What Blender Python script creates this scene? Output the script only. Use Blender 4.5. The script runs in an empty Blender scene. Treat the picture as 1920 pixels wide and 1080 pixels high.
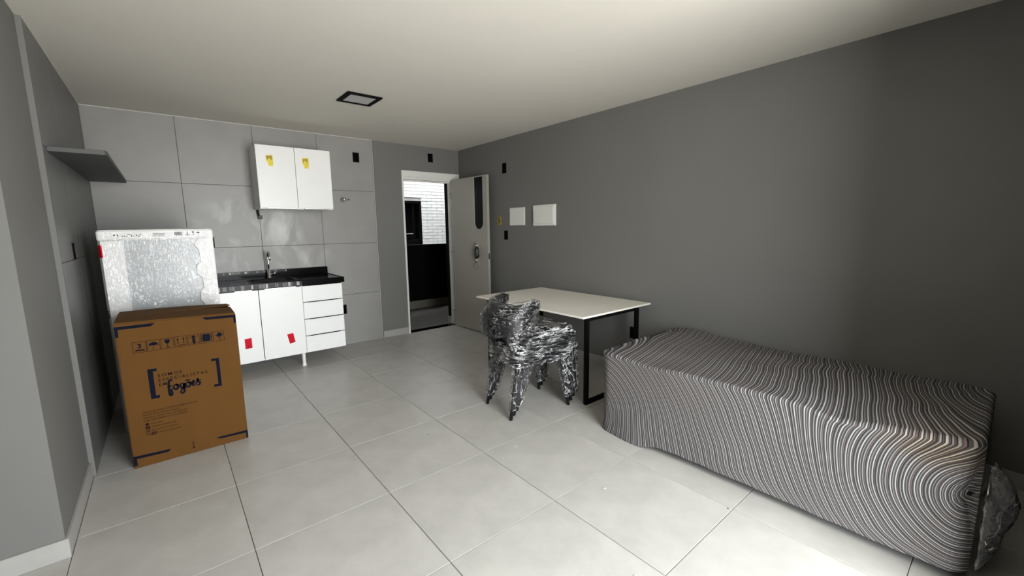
import bpy, bmesh, math, random
from mathutils import Vector, Matrix, noise as mnoise
random.seed(7)
sc = bpy.context.scene
COL = sc.collection
PI = math.pi

# ------------------------------------------------------------------ camera, world, exposure
YAW, PITCH, ROLL, FPX = 0.6896, -0.1420, -0.0139, 787.48
CAM_Z = 1.395
cam_data = bpy.data.cameras.new('camera')
cam = bpy.data.objects.new('camera', cam_data)
COL.objects.link(cam)
cam_data.sensor_width = 36.0
cam_data.lens = FPX / 1920 * 36.0
cam_data.clip_start = 0.02
_f = Vector((math.sin(YAW) * math.cos(PITCH), math.cos(YAW) * math.cos(PITCH), math.sin(PITCH)))
_r = Vector((math.cos(YAW), -math.sin(YAW), 0))
_u = _r.cross(_f)
_c, _s = math.cos(ROLL), math.sin(ROLL)
_r2 = _c * _r + _s * _u
_u2 = -_s * _r + _c * _u
m3 = Matrix((_r2, _u2, -_f)).transposed()
cam.matrix_world = Matrix.Translation((0, 0, CAM_Z)) @ m3.to_4x4()
sc.camera = cam

world = bpy.data.worlds.new('overcast_sky')
sc.world = world
world.use_nodes = True
wn = world.node_tree.nodes
wl = world.node_tree.links
bg = wn['Background']
tc = wn.new('ShaderNodeTexCoord')
sx = wn.new('ShaderNodeSeparateXYZ')
rmp = wn.new('ShaderNodeValToRGB')
wl.new(tc.outputs['Generated'], sx.inputs[0])
mr = wn.new('ShaderNodeMapRange')
mr.inputs[1].default_value = -1.0
mr.inputs[2].default_value = 1.0
wl.new(sx.outputs['Z'], mr.inputs[0])
wl.new(mr.outputs[0], rmp.inputs[0])
e = rmp.color_ramp.elements
e[0].position = 0.0
e[0].color = (0.95, 0.94, 0.90, 1)
e[1].position = 0.47
e[1].color = (0.92, 0.92, 0.90, 1)
for pos, c in ((0.52, (0.86, 0.90, 0.94, 1)), (1.0, (1.0, 1.03, 1.06, 1))):
    k = rmp.color_ramp.elements.new(pos)
    k.color = c
wl.new(rmp.outputs[0], bg.inputs[0])
bg.inputs[1].default_value = 5.0

sc.view_settings.view_transform = 'Standard'
sc.view_settings.look = 'None'
sc.view_settings.gamma = 1.0
sc.view_settings.use_curve_mapping = False
sc.view_settings.exposure = 2.22
sc.cycles.max_bounces = 12
sc.cycles.diffuse_bounces = 6
sc.cycles.transparent_max_bounces = 24
sc.cycles.caustics_reflective = False
sc.cycles.caustics_refractive = False

# room dimensions (metres)
D, H, RX, LX, KX = 5.18, 2.479, 3.33, -0.433, 2.08
WX0, WX1, WY, WTOP = 0.40, 1.93, -0.86, 2.36       # balcony opening in the back wall
STUBX, STUBY = 1.97, -0.14                        # wall stub behind the sofa's near end

pl = bpy.data.lights.new('window_portal', 'AREA')
pl.shape = 'RECTANGLE'
pl.size, pl.size_y = WX1 - WX0, WTOP - 0.02
pl.cycles.is_portal = True
po = bpy.data.objects.new('window_portal', pl)
COL.objects.link(po)
po.location = ((WX0 + WX1) / 2, WY - 0.02, WTOP / 2)
po.rotation_euler = (PI / 2, 0, 0)       # -Z of lamp points to +Y

# ------------------------------------------------------------------ materials
def mat(name, col, rough=0.5, metal=0.0, var=0.0, scale=4.0, bump=0.0, bscale=200.0, spec=0.5, col2=None, stretch=None):
    m = bpy.data.materials.new(name)
    m.use_nodes = True
    nt = m.node_tree
    b = nt.nodes['Principled BSDF']
    b.inputs['Roughness'].default_value = rough
    b.inputs['Metallic'].default_value = metal
    b.inputs['Specular IOR Level'].default_value = spec
    b.inputs['Base Color'].default_value = (*col, 1)
    t = nt.nodes.new('ShaderNodeTexCoord')
    src = t.outputs['Object']
    if stretch:
        mp = nt.nodes.new('ShaderNodeMapping')
        mp.inputs['Scale'].default_value = stretch
        nt.links.new(src, mp.inputs[0])
        src = mp.outputs[0]
    if var > 0:
        n = nt.nodes.new('ShaderNodeTexNoise')
        n.inputs['Scale'].default_value = scale
        n.inputs['Detail'].default_value = 6
        n.inputs['Roughness'].default_value = 0.62
        nt.links.new(src, n.inputs['Vector'])
        r = nt.nodes.new('ShaderNodeValToRGB')
        lo = col2 if col2 else tuple(c * (1 - var) for c in col)
        hi = tuple(min(1, c * (1 + var)) for c in col)
        r.color_ramp.elements[0].position = 0.3
        r.color_ramp.elements[0].color = (*lo, 1)
        r.color_ramp.elements[1].position = 0.7
        r.color_ramp.elements[1].color = (*hi, 1)
        nt.links.new(n.outputs[0], r.inputs[0])
        nt.links.new(r.outputs[0], b.inputs['Base Color'])
    if bump > 0:
        n2 = nt.nodes.new('ShaderNodeTexNoise')
        n2.inputs['Scale'].default_value = bscale
        n2.inputs['Detail'].default_value = 3
        nt.links.new(src, n2.inputs['Vector'])
        bp = nt.nodes.new('ShaderNodeBump')
        bp.inputs['Strength'].default_value = bump
        bp.inputs['Distance'].default_value = 0.002
        nt.links.new(n2.outputs[0], bp.inputs['Height'])
        nt.links.new(bp.outputs[0], b.inputs['Normal'])
    return m

M = {}
M['paint'] = mat('grey_wall_paint', (0.166, 0.164, 0.154), 0.65, spec=0.2, var=0.03, scale=1.5, bump=0.12, bscale=160)
M['ceiling'] = mat('ceiling_plaster', (0.70, 0.67, 0.605), 0.8, var=0.02, scale=1.2, bump=0.08, bscale=90)
M['white'] = mat('white_melamine', (0.84, 0.84, 0.82), 0.35, var=0.015, scale=5)
M['whiteframe'] = mat('white_frame_paint', (0.72, 0.71, 0.67), 0.4, var=0.02)
M['doorpaint'] = mat('door_paint', (0.33, 0.315, 0.27), 0.42, var=0.02, scale=3)
M['grout'] = mat('grout', (0.27, 0.26, 0.24), 0.9, var=0.2, scale=9)
M['wgrout'] = mat('wall_grout', (0.10, 0.10, 0.098), 0.9)
M['floortile'] = mat('floor_porcelain', (0.445, 0.432, 0.402), 0.36, var=0.10, scale=5, bump=0.06, bscale=40)
M['skirt'] = mat('baseboard_tile', (0.36, 0.35, 0.33), 0.45, var=0.06, scale=8)
M['granite'] = mat('black_granite', (0.004, 0.004, 0.0045), 0.16, spec=0.09, var=0.5, scale=220)
M['chrome'] = mat('chrome', (0.72, 0.72, 0.72), 0.12, metal=1.0)
M['steel'] = mat('brushed_aluminium', (0.55, 0.55, 0.54), 0.32, metal=1.0)
M['blackplastic'] = mat('black_plastic', (0.006, 0.006, 0.0065), 0.36, spec=0.25)
M['blackmetal'] = mat('black_painted_steel', (0.003, 0.003, 0.003), 0.6, spec=0.06)
M['void'] = mat('dark_box_interior', (0.002, 0.002, 0.002), 0.9, spec=0.05)
M['yellow'] = mat('yellow_sticker', (0.80, 0.62, 0.02), 0.5, var=0.3, scale=60)
M['yellowdark'] = mat('brown_print_on_yellow', (0.38, 0.26, 0.03), 0.6, var=0.5, scale=90)
M['red'] = mat('red_sticker', (0.60, 0.010, 0.028), 0.6, spec=0.1, var=0.08, scale=40)
M['reddark'] = mat('dark_red_print', (0.22, 0.006, 0.012), 0.6, spec=0.1)
M['yellowbox'] = mat('yellow_conduit_plastic', (0.40, 0.27, 0.05), 0.5, var=0.5, scale=60)
M['cardboard'] = mat('corrugated_cardboard', (0.105, 0.046, 0.0095), 0.8, spec=0.15, var=0.07, scale=6, bump=0.05, bscale=90, stretch=(1, 1, 0.3))
M['ink'] = mat('navy_ink', (0.0042, 0.0055, 0.0135), 0.8, spec=0.08, var=0.25, scale=30)
M['inkb'] = mat('brown_black_ink', (0.014, 0.006, 0.005), 0.8, spec=0.08)
M['foam'] = mat('white_foam', (0.78, 0.78, 0.76), 0.45, var=0.06, scale=7, bump=0.2, bscale=30)
M['fridge'] = mat('fridge_door_silver', (0.45, 0.465, 0.47), 0.30, var=0.03, scale=3)
M['greyink'] = mat('grey_print', (0.06, 0.06, 0.065), 0.6, var=0.5, scale=60)
M['tabletop'] = mat('white_laminate', (0.84, 0.80, 0.715), 0.5, var=0.03, scale=2.5)
M['diffuser'] = mat('frosted_diffuser', (0.52, 0.52, 0.53), 0.5)
M['shaft'] = mat('well_screen_grey', (0.6, 0.6, 0.59), 0.9)
M['brick'] = mat('white_brick', (0.86, 0.86, 0.84), 0.7, var=0.05, scale=9)
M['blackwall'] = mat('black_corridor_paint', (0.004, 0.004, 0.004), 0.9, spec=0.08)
M['darkglass'] = mat('dark_window_glass', (0.004, 0.004, 0.005), 0.2, spec=0.06)
M['sofabody'] = mat('dark_sofa_base', (0.02, 0.02, 0.02), 0.8)
M['trimtile'] = mat('pale_tile_edge', (0.52, 0.51, 0.48), 0.5)
M['shelf'] = mat('grey_shelf_paint', (0.075, 0.075, 0.073), 0.55, var=0.03)
M['tape'] = mat('grey_tape_print', (0.012, 0.012, 0.012), 0.35, spec=0.2)
M['tapelight'] = mat('silver_tape_print', (0.24, 0.245, 0.24), 0.3)
M['tapemid'] = mat('mid_grey_tape_print', (0.055, 0.057, 0.055), 0.3, spec=0.3)
M['speck'] = mat('white_paint_drop', (0.85, 0.85, 0.83), 0.5)
M['tagpaper'] = mat('key_tag_paper', (0.6, 0.6, 0.56), 0.6)

def walltile_mat():
    """grey porcelain with faint clouds and dried grout haze above the counter"""
    m = mat('wall_porcelain', (0.270, 0.262, 0.246), 0.42, var=0.07, scale=3.5)
    nt = m.node_tree
    b = nt.nodes['Principled BSDF']
    old = b.inputs['Base Color'].links[0].from_socket
    t = nt.nodes.new('ShaderNodeTexCoord')
    mp = nt.nodes.new('ShaderNodeMapping')
    mp.inputs['Scale'].default_value = (2.4, 2.4, 1.5)
    nt.links.new(t.outputs['Object'], mp.inputs[0])
    n = nt.nodes.new('ShaderNodeTexNoise')
    n.inputs['Scale'].default_value = 2.2
    n.inputs['Detail'].default_value = 7
    n.inputs['Distortion'].default_value = 0.7
    nt.links.new(mp.outputs[0], n.inputs['Vector'])
    r = nt.nodes.new('ShaderNodeValToRGB')
    r.color_ramp.elements[0].position = 0.46
    r.color_ramp.elements[0].color = (0, 0, 0, 1)
    r.color_ramp.elements[1].position = 0.72
    r.color_ramp.elements[1].color = (1, 1, 1, 1)
    nt.links.new(n.outputs[0], r.inputs[0])
    def blob(cx, cz, rx, rz):
        s = nt.nodes.new('ShaderNodeMapping')
        s.vector_type = 'TEXTURE'
        s.inputs['Location'].default_value = (cx, D, cz)
        s.inputs['Scale'].default_value = (rx, 50, rz)
        nt.links.new(t.outputs['Object'], s.inputs[0])
        g = nt.nodes.new('ShaderNodeTexGradient')
        g.gradient_type = 'SPHERICAL'
        nt.links.new(s.outputs[0], g.inputs[0])
        return g.outputs['Fac']
    acc = None
    for a in ((0.62, 1.42, 0.45, 0.42), (1.02, 1.42, 0.40, 0.40), (0.66, 1.08, 0.5, 0.30), (1.15, 1.10, 0.4, 0.22), (0.46, 1.50, 0.12, 0.35)):
        o = blob(*a)
        if acc is None:
            acc = o
        else:
            ad = nt.nodes.new('ShaderNodeMath')
            ad.operation = 'MAXIMUM'
            nt.links.new(acc, ad.inputs[0])
            nt.links.new(o, ad.inputs[1])
            acc = ad.outputs[0]
    mu = nt.nodes.new('ShaderNodeMath')
    mu.operation = 'MULTIPLY'
    nt.links.new(acc, mu.inputs[0])
    nt.links.new(r.outputs[0], mu.inputs[1])
    m2 = nt.nodes.new('ShaderNodeMath')
    m2.operation = 'MULTIPLY'
    m2.inputs[1].default_value = 1.1
    m2.use_clamp = True
    nt.links.new(mu.outputs[0], m2.inputs[0])
    mx = nt.nodes.new('ShaderNodeMixRGB')
    nt.links.new(m2.outputs[0], mx.inputs[0])
    nt.links.new(old, mx.inputs[1])
    mx.inputs[2].default_value = (0.56, 0.56, 0.54, 1)
    nt.links.new(mx.outputs[0], b.inputs['Base Color'])
    return m
M['walltile'] = walltile_mat()

def stripe_mat():
    """woven stripes printed along the cloth's own length coordinate (attribute 'weave')"""
    m = bpy.data.materials.new('striped_cloth')
    m.use_nodes = True
    nt = m.node_tree
    b = nt.nodes['Principled BSDF']
    b.inputs['Roughness'].default_value = 0.85
    b.inputs['Specular IOR Level'].default_value = 0.15
    at = nt.nodes.new('ShaderNodeAttribute')
    at.attribute_name = 'weave'
    d = nt.nodes.new('ShaderNodeMath')
    d.operation = 'DIVIDE'
    d.inputs[1].default_value = 0.072
    nt.links.new(at.outputs['Fac'], d.inputs[0])
    fr = nt.nodes.new('ShaderNodeMath')
    fr.operation = 'FRACT'
    nt.links.new(d.outputs[0], fr.inputs[0])
    r = nt.nodes.new('ShaderNodeValToRGB')
    r.color_ramp.interpolation = 'CONSTANT'
    L_, G, B_, W, P = (0.30, 0.285, 0.275), (0.085, 0.083, 0.086), (0.018, 0.016, 0.018), (0.46, 0.445, 0.43), (0.17, 0.13, 0.12)
    seq = [(0.0, L_), (0.045, G), (0.085, B_), (0.11, G), (0.15, P), (0.175, B_), (0.20, W), (0.255, B_), (0.275, G), (0.335, L_), (0.36, G), (0.40, B_), (0.425, W),
           (0.475, G), (0.535, B_), (0.56, P), (0.60, G), (0.64, L_), (0.69, B_), (0.715, G), (0.765, L_), (0.79, B_), (0.815, G), (0.86, W), (0.915, B_), (0.94, G), (0.975, B_)]
    els = r.color_ramp.elements
    els[0].position = seq[0][0]
    els[0].color = (*seq[0][1], 1)
    els[1].position = seq[1][0]
    els[1].color = (*seq[1][1], 1)
    for p, c in seq[2:]:
        k = els.new(p)
        k.color = (*c, 1)
    nt.links.new(fr.outputs[0], r.inputs[0])
    n = nt.nodes.new('ShaderNodeTexNoise')
    n.inputs['Scale'].default_value = 380
    t = nt.nodes.new('ShaderNodeTexCoord')
    nt.links.new(t.outputs['Object'], n.inputs['Vector'])
    mx = nt.nodes.new('ShaderNodeMixRGB')
    mx.blend_type = 'MULTIPLY'
    mx.inputs[0].default_value = 0.35
    nt.links.new(r.outputs[0], mx.inputs[1])
    nt.links.new(n.outputs[0], mx.inputs[2])
    sm = nt.nodes.new('ShaderNodeMapping')          # old brownish stain near the end corner
    sm.vector_type = 'TEXTURE'
    sm.inputs['Location'].default_value = (-0.44, -0.78, 0.52)
    sm.inputs['Scale'].default_value = (0.22, 0.24, 0.10)
    nt.links.new(t.outputs['Object'], sm.inputs[0])
    sg = nt.nodes.new('ShaderNodeTexGradient')
    sg.gradient_type = 'SPHERICAL'
    nt.links.new(sm.outputs[0], sg.inputs[0])
    sx_n = nt.nodes.new('ShaderNodeMixRGB')
    sx_n.blend_type = 'MULTIPLY'
    sx_n.inputs[2].default_value = (0.80, 0.62, 0.42, 1)
    nt.links.new(sg.outputs['Fac'], sx_n.inputs[0])
    nt.links.new(mx.outputs[0], sx_n.inputs[1])
    nt.links.new(sx_n.outputs[0], b.inputs['Base Color'])
    bp = nt.nodes.new('ShaderNodeBump')
    bp.inputs['Strength'].default_value = 0.3
    bp.inputs['Distance'].default_value = 0.002
    nt.links.new(n.outputs[0], bp.inputs['Height'])
    nt.links.new(bp.outputs[0], b.inputs['Normal'])
    return m
M['stripes'] = stripe_mat()

def film_mat(name, scale, haze, gain, stretch=(1, 1, 1), bump=1.0, ridge=0.05, rough=0.05, crease_glint=(0.0, 0.03, 1.0)):
    """clear stretch film: see-through, with glossy crinkles and white fold lines painted for highlights"""
    m = bpy.data.materials.new(name)
    m.use_nodes = True
    nt = m.node_tree
    for x in list(nt.nodes):
        nt.nodes.remove(x)
    out = nt.nodes.new('ShaderNodeOutputMaterial')
    tr = nt.nodes.new('ShaderNodeBsdfTransparent')
    tr.inputs[0].default_value = (0.95, 0.95, 0.95, 1)
    gl = nt.nodes.new('ShaderNodeBsdfGlossy')
    gl.inputs['Roughness'].default_value = rough
    gl.inputs[0].default_value = (1, 1, 1, 1)
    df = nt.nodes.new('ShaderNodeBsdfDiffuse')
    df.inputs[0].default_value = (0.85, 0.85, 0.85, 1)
    t = nt.nodes.new('ShaderNodeTexCoord')
    mp = nt.nodes.new('ShaderNodeMapping')
    mp.inputs['Scale'].default_value = stretch
    nt.links.new(t.outputs['Object'], mp.inputs[0])
    n = nt.nodes.new('ShaderNodeTexNoise')
    n.inputs['Scale'].default_value = scale
    n.inputs['Detail'].default_value = 1.5
    n.inputs['Distortion'].default_value = 1.3
    nt.links.new(mp.outputs[0], n.inputs['Vector'])
    bp = nt.nodes.new('ShaderNodeBump')
    bp.inputs['Strength'].default_value = bump
    bp.inputs['Distance'].default_value = 0.02
    nt.links.new(n.outputs[0], bp.inputs['Height'])
    nt.links.new(bp.outputs[0], gl.inputs['Normal'])
    fr = nt.nodes.new('ShaderNodeFresnel')
    fr.inputs[0].default_value = 1.5
    nt.links.new(bp.outputs[0], fr.inputs['Normal'])
    # extra opacity on crinkle ridges
    n2 = nt.nodes.new('ShaderNodeTexNoise')
    n2.inputs['Scale'].default_value = scale * 0.6
    n2.inputs['Detail'].default_value = 5
    n2.inputs['Distortion'].default_value = 2.0
    nt.links.new(mp.outputs[0], n2.inputs['Vector'])
    rg = nt.nodes.new('ShaderNodeValToRGB')
    rg.color_ramp.elements[0].position = 0.50
    rg.color_ramp.elements[0].color = (0, 0, 0, 1)
    rg.color_ramp.elements[1].position = 0.62
    rg.color_ramp.elements[1].color = (1, 1, 1, 1)
    nt.links.new(n2.outputs[0], rg.inputs[0])
    n3 = nt.nodes.new('ShaderNodeTexNoise')  # diffuse white fold lines: hazy folded film plus painted streak highlights
    n3.inputs['Scale'].default_value = scale * crease_glint[2]
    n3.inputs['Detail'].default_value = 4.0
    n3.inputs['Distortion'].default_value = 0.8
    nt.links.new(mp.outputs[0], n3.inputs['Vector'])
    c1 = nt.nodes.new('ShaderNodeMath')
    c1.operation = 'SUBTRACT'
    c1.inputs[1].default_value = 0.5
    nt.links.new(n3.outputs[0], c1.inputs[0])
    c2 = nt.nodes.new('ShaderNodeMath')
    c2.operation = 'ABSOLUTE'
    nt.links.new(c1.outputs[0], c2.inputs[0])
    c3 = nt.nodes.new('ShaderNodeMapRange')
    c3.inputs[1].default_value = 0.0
    c3.inputs[2].default_value = crease_glint[1]
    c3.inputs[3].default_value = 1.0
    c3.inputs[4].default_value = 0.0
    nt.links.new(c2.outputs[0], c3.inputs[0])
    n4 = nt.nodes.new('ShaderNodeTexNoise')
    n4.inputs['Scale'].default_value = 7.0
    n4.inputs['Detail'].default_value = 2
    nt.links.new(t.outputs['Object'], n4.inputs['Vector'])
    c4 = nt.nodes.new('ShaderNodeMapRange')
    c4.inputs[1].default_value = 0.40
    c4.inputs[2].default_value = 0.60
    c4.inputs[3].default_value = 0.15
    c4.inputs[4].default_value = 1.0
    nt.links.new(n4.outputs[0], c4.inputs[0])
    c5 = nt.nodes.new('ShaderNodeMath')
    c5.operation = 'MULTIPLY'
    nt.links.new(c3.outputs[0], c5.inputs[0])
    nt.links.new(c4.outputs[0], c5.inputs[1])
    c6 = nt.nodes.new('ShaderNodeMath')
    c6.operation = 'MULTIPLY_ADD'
    c6.inputs[1].default_value = crease_glint[0]
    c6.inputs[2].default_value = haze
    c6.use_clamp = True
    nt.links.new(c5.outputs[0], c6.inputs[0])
    a = nt.nodes.new('ShaderNodeMath')
    a.operation = 'MULTIPLY_ADD'
    a.inputs[1].default_value = gain
    a.inputs[2].default_value = 0.0
    nt.links.new(fr.outputs[0], a.inputs[0])
    a2 = nt.nodes.new('ShaderNodeMath')
    a2.operation = 'MULTIPLY_ADD'
    a2.inputs[1].default_value = ridge
    a2.use_clamp = True
    nt.links.new(rg.outputs[0], a2.inputs[0])
    nt.links.new(a.outputs[0], a2.inputs[2])
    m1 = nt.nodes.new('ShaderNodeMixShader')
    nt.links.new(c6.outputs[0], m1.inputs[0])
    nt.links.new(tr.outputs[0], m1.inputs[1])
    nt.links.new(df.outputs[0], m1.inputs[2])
    m2 = nt.nodes.new('ShaderNodeMixShader')
    nt.links.new(a2.outputs[0], m2.inputs[0])
    nt.links.new(m1.outputs[0], m2.inputs[1])
    nt.links.new(gl.outputs[0], m2.inputs[2])
    nt.links.new(m2.outputs[0], out.inputs[0])
    return m
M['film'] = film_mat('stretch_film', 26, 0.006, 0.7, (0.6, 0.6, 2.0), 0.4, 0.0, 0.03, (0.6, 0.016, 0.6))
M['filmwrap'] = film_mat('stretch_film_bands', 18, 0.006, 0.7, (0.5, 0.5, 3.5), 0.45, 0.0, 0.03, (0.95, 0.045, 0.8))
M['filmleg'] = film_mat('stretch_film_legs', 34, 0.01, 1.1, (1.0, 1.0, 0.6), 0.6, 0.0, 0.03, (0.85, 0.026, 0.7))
M['fridgefilm'] = film_mat('fridge_film', 24, 0.004, 0.6, (1.8, 1, 0.8), 0.42, 0.0, 0.05, (0.20, 0.008, 0.5))
M['sackfilm'] = film_mat('plastic_sack_film', 14, 0.14, 1.0, (1, 1, 1), 0.3, 0.0, 0.05, (0.5, 0.022, 0.4))

# ------------------------------------------------------------------ helpers
def woff(o):
    v = Vector((0, 0, 0))
    while o is not None:
        v += o.location
        o = o.parent
    return v

def obj(name, bm, material, parent=None, local=False, smooth=False, kind=None, label=None):
    me = bpy.data.meshes.new(name)
    bmesh.ops.recalc_face_normals(bm, faces=bm.faces)
    if parent is not None and not local:
        bmesh.ops.translate(bm, verts=bm.verts, vec=-woff(parent))
    if smooth:
        for f in bm.faces:
            f.smooth = True
    bm.to_mesh(me)
    bm.free()
    mats = material if isinstance(material, (list, tuple)) else [material]
    for x in mats:
        me.materials.append(x)
    o = bpy.data.objects.new(name, me)
    COL.objects.link(o)
    if parent is not None:
        o.parent = parent
    if kind:
        o['kind'] = kind
    if label:
        o['label'] = label
    return o

def thing(name, label, cat, loc=(0, 0, 0), group=None, rotz=0):
    o = bpy.data.objects.new(name, None)
    o.empty_display_size = 0.05
    COL.objects.link(o)
    o.location = loc
    o.rotation_euler = (0, 0, rotz)
    return tag(o, label, cat, group)

def tag(o, label, cat, group=None):
    o['label'] = label
    o['category'] = cat
    if group:
        o['group'] = group
    return o

def box(bm, x0, x1, y0, y1, z0, z1, mi=0):
    vs = [bm.verts.new((x, y, z)) for z in (z0, z1) for y in (y0, y1) for x in (x0, x1)]
    for q in ((0, 2, 3, 1), (4, 5, 7, 6), (0, 1, 5, 4), (2, 6, 7, 3), (0, 4, 6, 2), (1, 3, 7, 5)):
        f = bm.faces.new([vs[i] for i in q])
        f.material_index = mi
    return vs

def bbox(x0, x1, y0, y1, z0, z1, bev=0.0, seg=1):
    bm = bmesh.new()
    box(bm, x0, x1, y0, y1, z0, z1)
    if bev > 0:
        bmesh.ops.bevel(bm, geom=list(bm.edges), offset=bev, segments=seg, profile=0.5, affect='EDGES')
    return bm

def tube(bm, pts, rad, n=10, cap=True):
    """tube along points; rad a number or one per point"""
    pts = [Vector(p) for p in pts]
    rs = rad if isinstance(rad, (list, tuple)) else [rad] * len(pts)
    rings = []
    up = None
    for i, p in enumerate(pts):
        d = (pts[min(i + 1, len(pts) - 1)] - pts[max(i - 1, 0)]).normalized()
        if up is None:
            up = Vector((0, 0, 1)) if abs(d.z) < 0.9 else Vector((1, 0, 0))
        a = d.cross(up).normalized()
        b = a.cross(d).normalized()
        up = b
        rings.append([bm.verts.new(p + (a * math.cos(2 * PI * k / n) + b * math.sin(2 * PI * k / n)) * rs[i]) for k in range(n)])
    for r0, r1 in zip(rings, rings[1:]):
        for k in range(n):
            bm.faces.new((r0[k], r0[(k + 1) % n], r1[(k + 1) % n], r1[k]))
    if cap:
        bm.faces.new(rings[0])
        bm.faces.new(rings[-1])
    return bm

def prism(bm, poly, axis, a, b):
    """extrude a 2D polygon along an axis; axis 'x': (y,z), 'y': (x,z), 'z': (x,y)"""
    def P(p, t):
        return {'x': (t, p[0], p[1]), 'y': (p[0], t, p[1]), 'z': (p[0], p[1], t)}[axis]
    A = [bm.verts.new(P(p, a)) for p in poly]
    B = [bm.verts.new(P(p, b)) for p in poly]
    n = len(poly)
    bm.faces.new(A)
    bm.faces.new(B)
    for i in range(n):
        bm.faces.new((A[i], A[(i + 1) % n], B[(i + 1) % n], B[i]))
    return bm

def struct(name, bm, m, parent=None, smooth=False):
    o = obj(name, bm, m, parent, smooth=smooth)
    if parent is None:
        o['kind'] = 'structure'
    return o

def copy_tree(o, parent=None):
    c = o.copy()
    COL.objects.link(c)
    c.parent = parent
    for ch in list(o.children):
        copy_tree(ch, c)
    return c

# ------------------------------------------------------------------ room shell
bm = bmesh.new()
box(bm, -1.0, RX + 0.12, WY - 0.10, D + 0.0, -0.12, -0.006)
floor = struct('floor', bm, M['grout'])
struct('ceiling', bbox(-1.0, RX + 0.12, WY - 0.10, D + 0.12, H, H + 0.12), M['ceiling'])

# floor tiles
TX0, TY0, TP, J = 0.179, 1.405, 0.6225, 0.0034
tile_cache = {}
for i in range(-2, 6):
    for j in range(-5, 8):
        x0, x1 = TX0 + i * TP + J / 2, TX0 + (i + 1) * TP - J / 2
        y0, y1 = TY0 + j * TP + J / 2, TY0 + (j + 1) * TP - J / 2
        x0, x1 = max(x0, -0.80), min(x1, RX)
        y0, y1 = max(y0, WY), min(y1, D)
        if x1 - x0 < 0.02 or y1 - y0 < 0.02:
            continue
        key = (round(x1 - x0, 3), round(y1 - y0, 3))
        if key not in tile_cache:
            b = bmesh.new()
            w, h = (x1 - x0) / 2, (y1 - y0) / 2
            box(b, -w, w, -h, h, -0.009, 0.0)
            top = [ed for ed in b.edges if all(v.co.z > -0.001 for v in ed.verts)]
            bmesh.ops.bevel(b, geom=top, offset=0.0009, segments=1, affect='EDGES')
            t = obj('floor_tile', b, M['floortile'], floor, local=True)
            tile_cache[key] = t
        else:
            t = bpy.data.objects.new('floor_tile', tile_cache[key].data)
            COL.objects.link(t)
            t.parent = floor
        t.location = ((x0 + x1) / 2, (y0 + y1) / 2, random.uniform(-0.0006, 0.0))

# a few paint drops and crumbs on the floor
for (x, y, r, k) in ((1.70, 1.30, 0.006, 'speck'), (1.62, 1.95, 0.004, 'speck'), (1.33, 0.86, 0.006, 'speck'), (1.60, 2.62, 0.004, 'blackplastic'), (2.03, 0.80, 0.004, 'blackplastic'), (1.27, 2.47, 0.004, 'blackplastic')):
    b = bmesh.new()
    bmesh.ops.create_uvsphere(b, u_segments=8, v_segments=5, radius=r)
    bmesh.ops.scale(b, vec=(1, 1, 0.3), verts=b.verts)
    bmesh.ops.translate(b, vec=(x, y, r * 0.2), verts=b.verts)
    obj('paint_drop' if k == 'speck' else 'crumb', b, M[k], floor, smooth=True)

# far (kitchen and door) wall with the doorway
DX0, DX1, DZ = 2.478, 3.205, 2.06
FT = 0.010                                   # tile thickness
bm = bmesh.new()
yb, yf = D + 0.12, D + 0.012
box(bm, -1.0, DX0, yf, yb, -0.1, H + 0.05)
box(bm, DX1, RX + 0.12, yf, yb, -0.1, H + 0.05)
box(bm, DX0, DX1, yf, yb, DZ, H + 0.05)
wall_far = struct('wall_far', bm, M['paint'])
b = bmesh.new()
for a in ((0.8, DX0 - 0.04, 0, 2.5), (DX1 + 0.04, 5.6, 0, 2.5), (DX0 - 0.04, DX1 + 0.04, DZ + 0.05, 2.5)):
    box(b, a[0], a[1], yb, yb + 0.002, a[2], a[3])
obj('corridor_absorber', b, M['blackwall'], wall_far)  # unseen black facing, added to stop light bouncing onto the parapet
b = bmesh.new()
box(b, LX - 0.02, KX - 0.004, D + 0.0035, yf + 0.001, 0, H)
obj('tile_backing', b, M['wgrout'], wall_far)

def tile_panel(parent, plane, us, zs, pos, thick, m):
    J2 = 0.0038
    cache = {}
    for i in range(len(us) - 1):
        for j in range(len(zs) - 1):
            u0, u1, z0, z1 = us[i] + J2 / 2, us[i + 1] - J2 / 2, zs[j] + J2 / 2, zs[j + 1] - J2 / 2
            b = bmesh.new()
            if plane == 'y':
                box(b, u0, u1, pos, pos + thick, z0, z1)
                ed = [e for e in b.edges if all(v.co.y < pos + 1e-4 for v in e.verts)]
            else:
                box(b, pos - thick, pos, u0, u1, z0, z1)
                ed = [e for e in b.edges if all(v.co.x > pos - 1e-4 for v in e.verts)]
            bmesh.ops.bevel(b, geom=ed, offset=0.001, segments=1, affect='EDGES')
            obj('wall_tile', b, m, parent)
ZS = [0.0, 0.618, 1.238, 1.862, H]
tile_panel(wall_far, 'y', [LX, 0.196, 0.820, 1.444, KX], ZS, D, FT, M['walltile'])
obj('tile_edge', bbox(KX + 0.001, KX + 0.008, D - 0.002, yf + 0.001, 0, H, 0.001), M['trimtile'], wall_far)
obj('edge_shadow_strip', bbox(KX + 0.008, KX + 0.018, yf - 0.001, yf + 0.001, 0, H), M['wgrout'], wall_far)  # flat dark strip painting the shadow beside the tile edge
obj('tile_edge', bbox(LX, KX, D - 0.003, D + 0.004, H - 0.006, H, 0.0), M['trimtile'], wall_far)

# right wall
wall_right = struct('wall_right', bbox(RX, RX + 0.12, WY - 0.1, D + 0.12, -0.1, H + 0.05), M['paint'])

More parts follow.
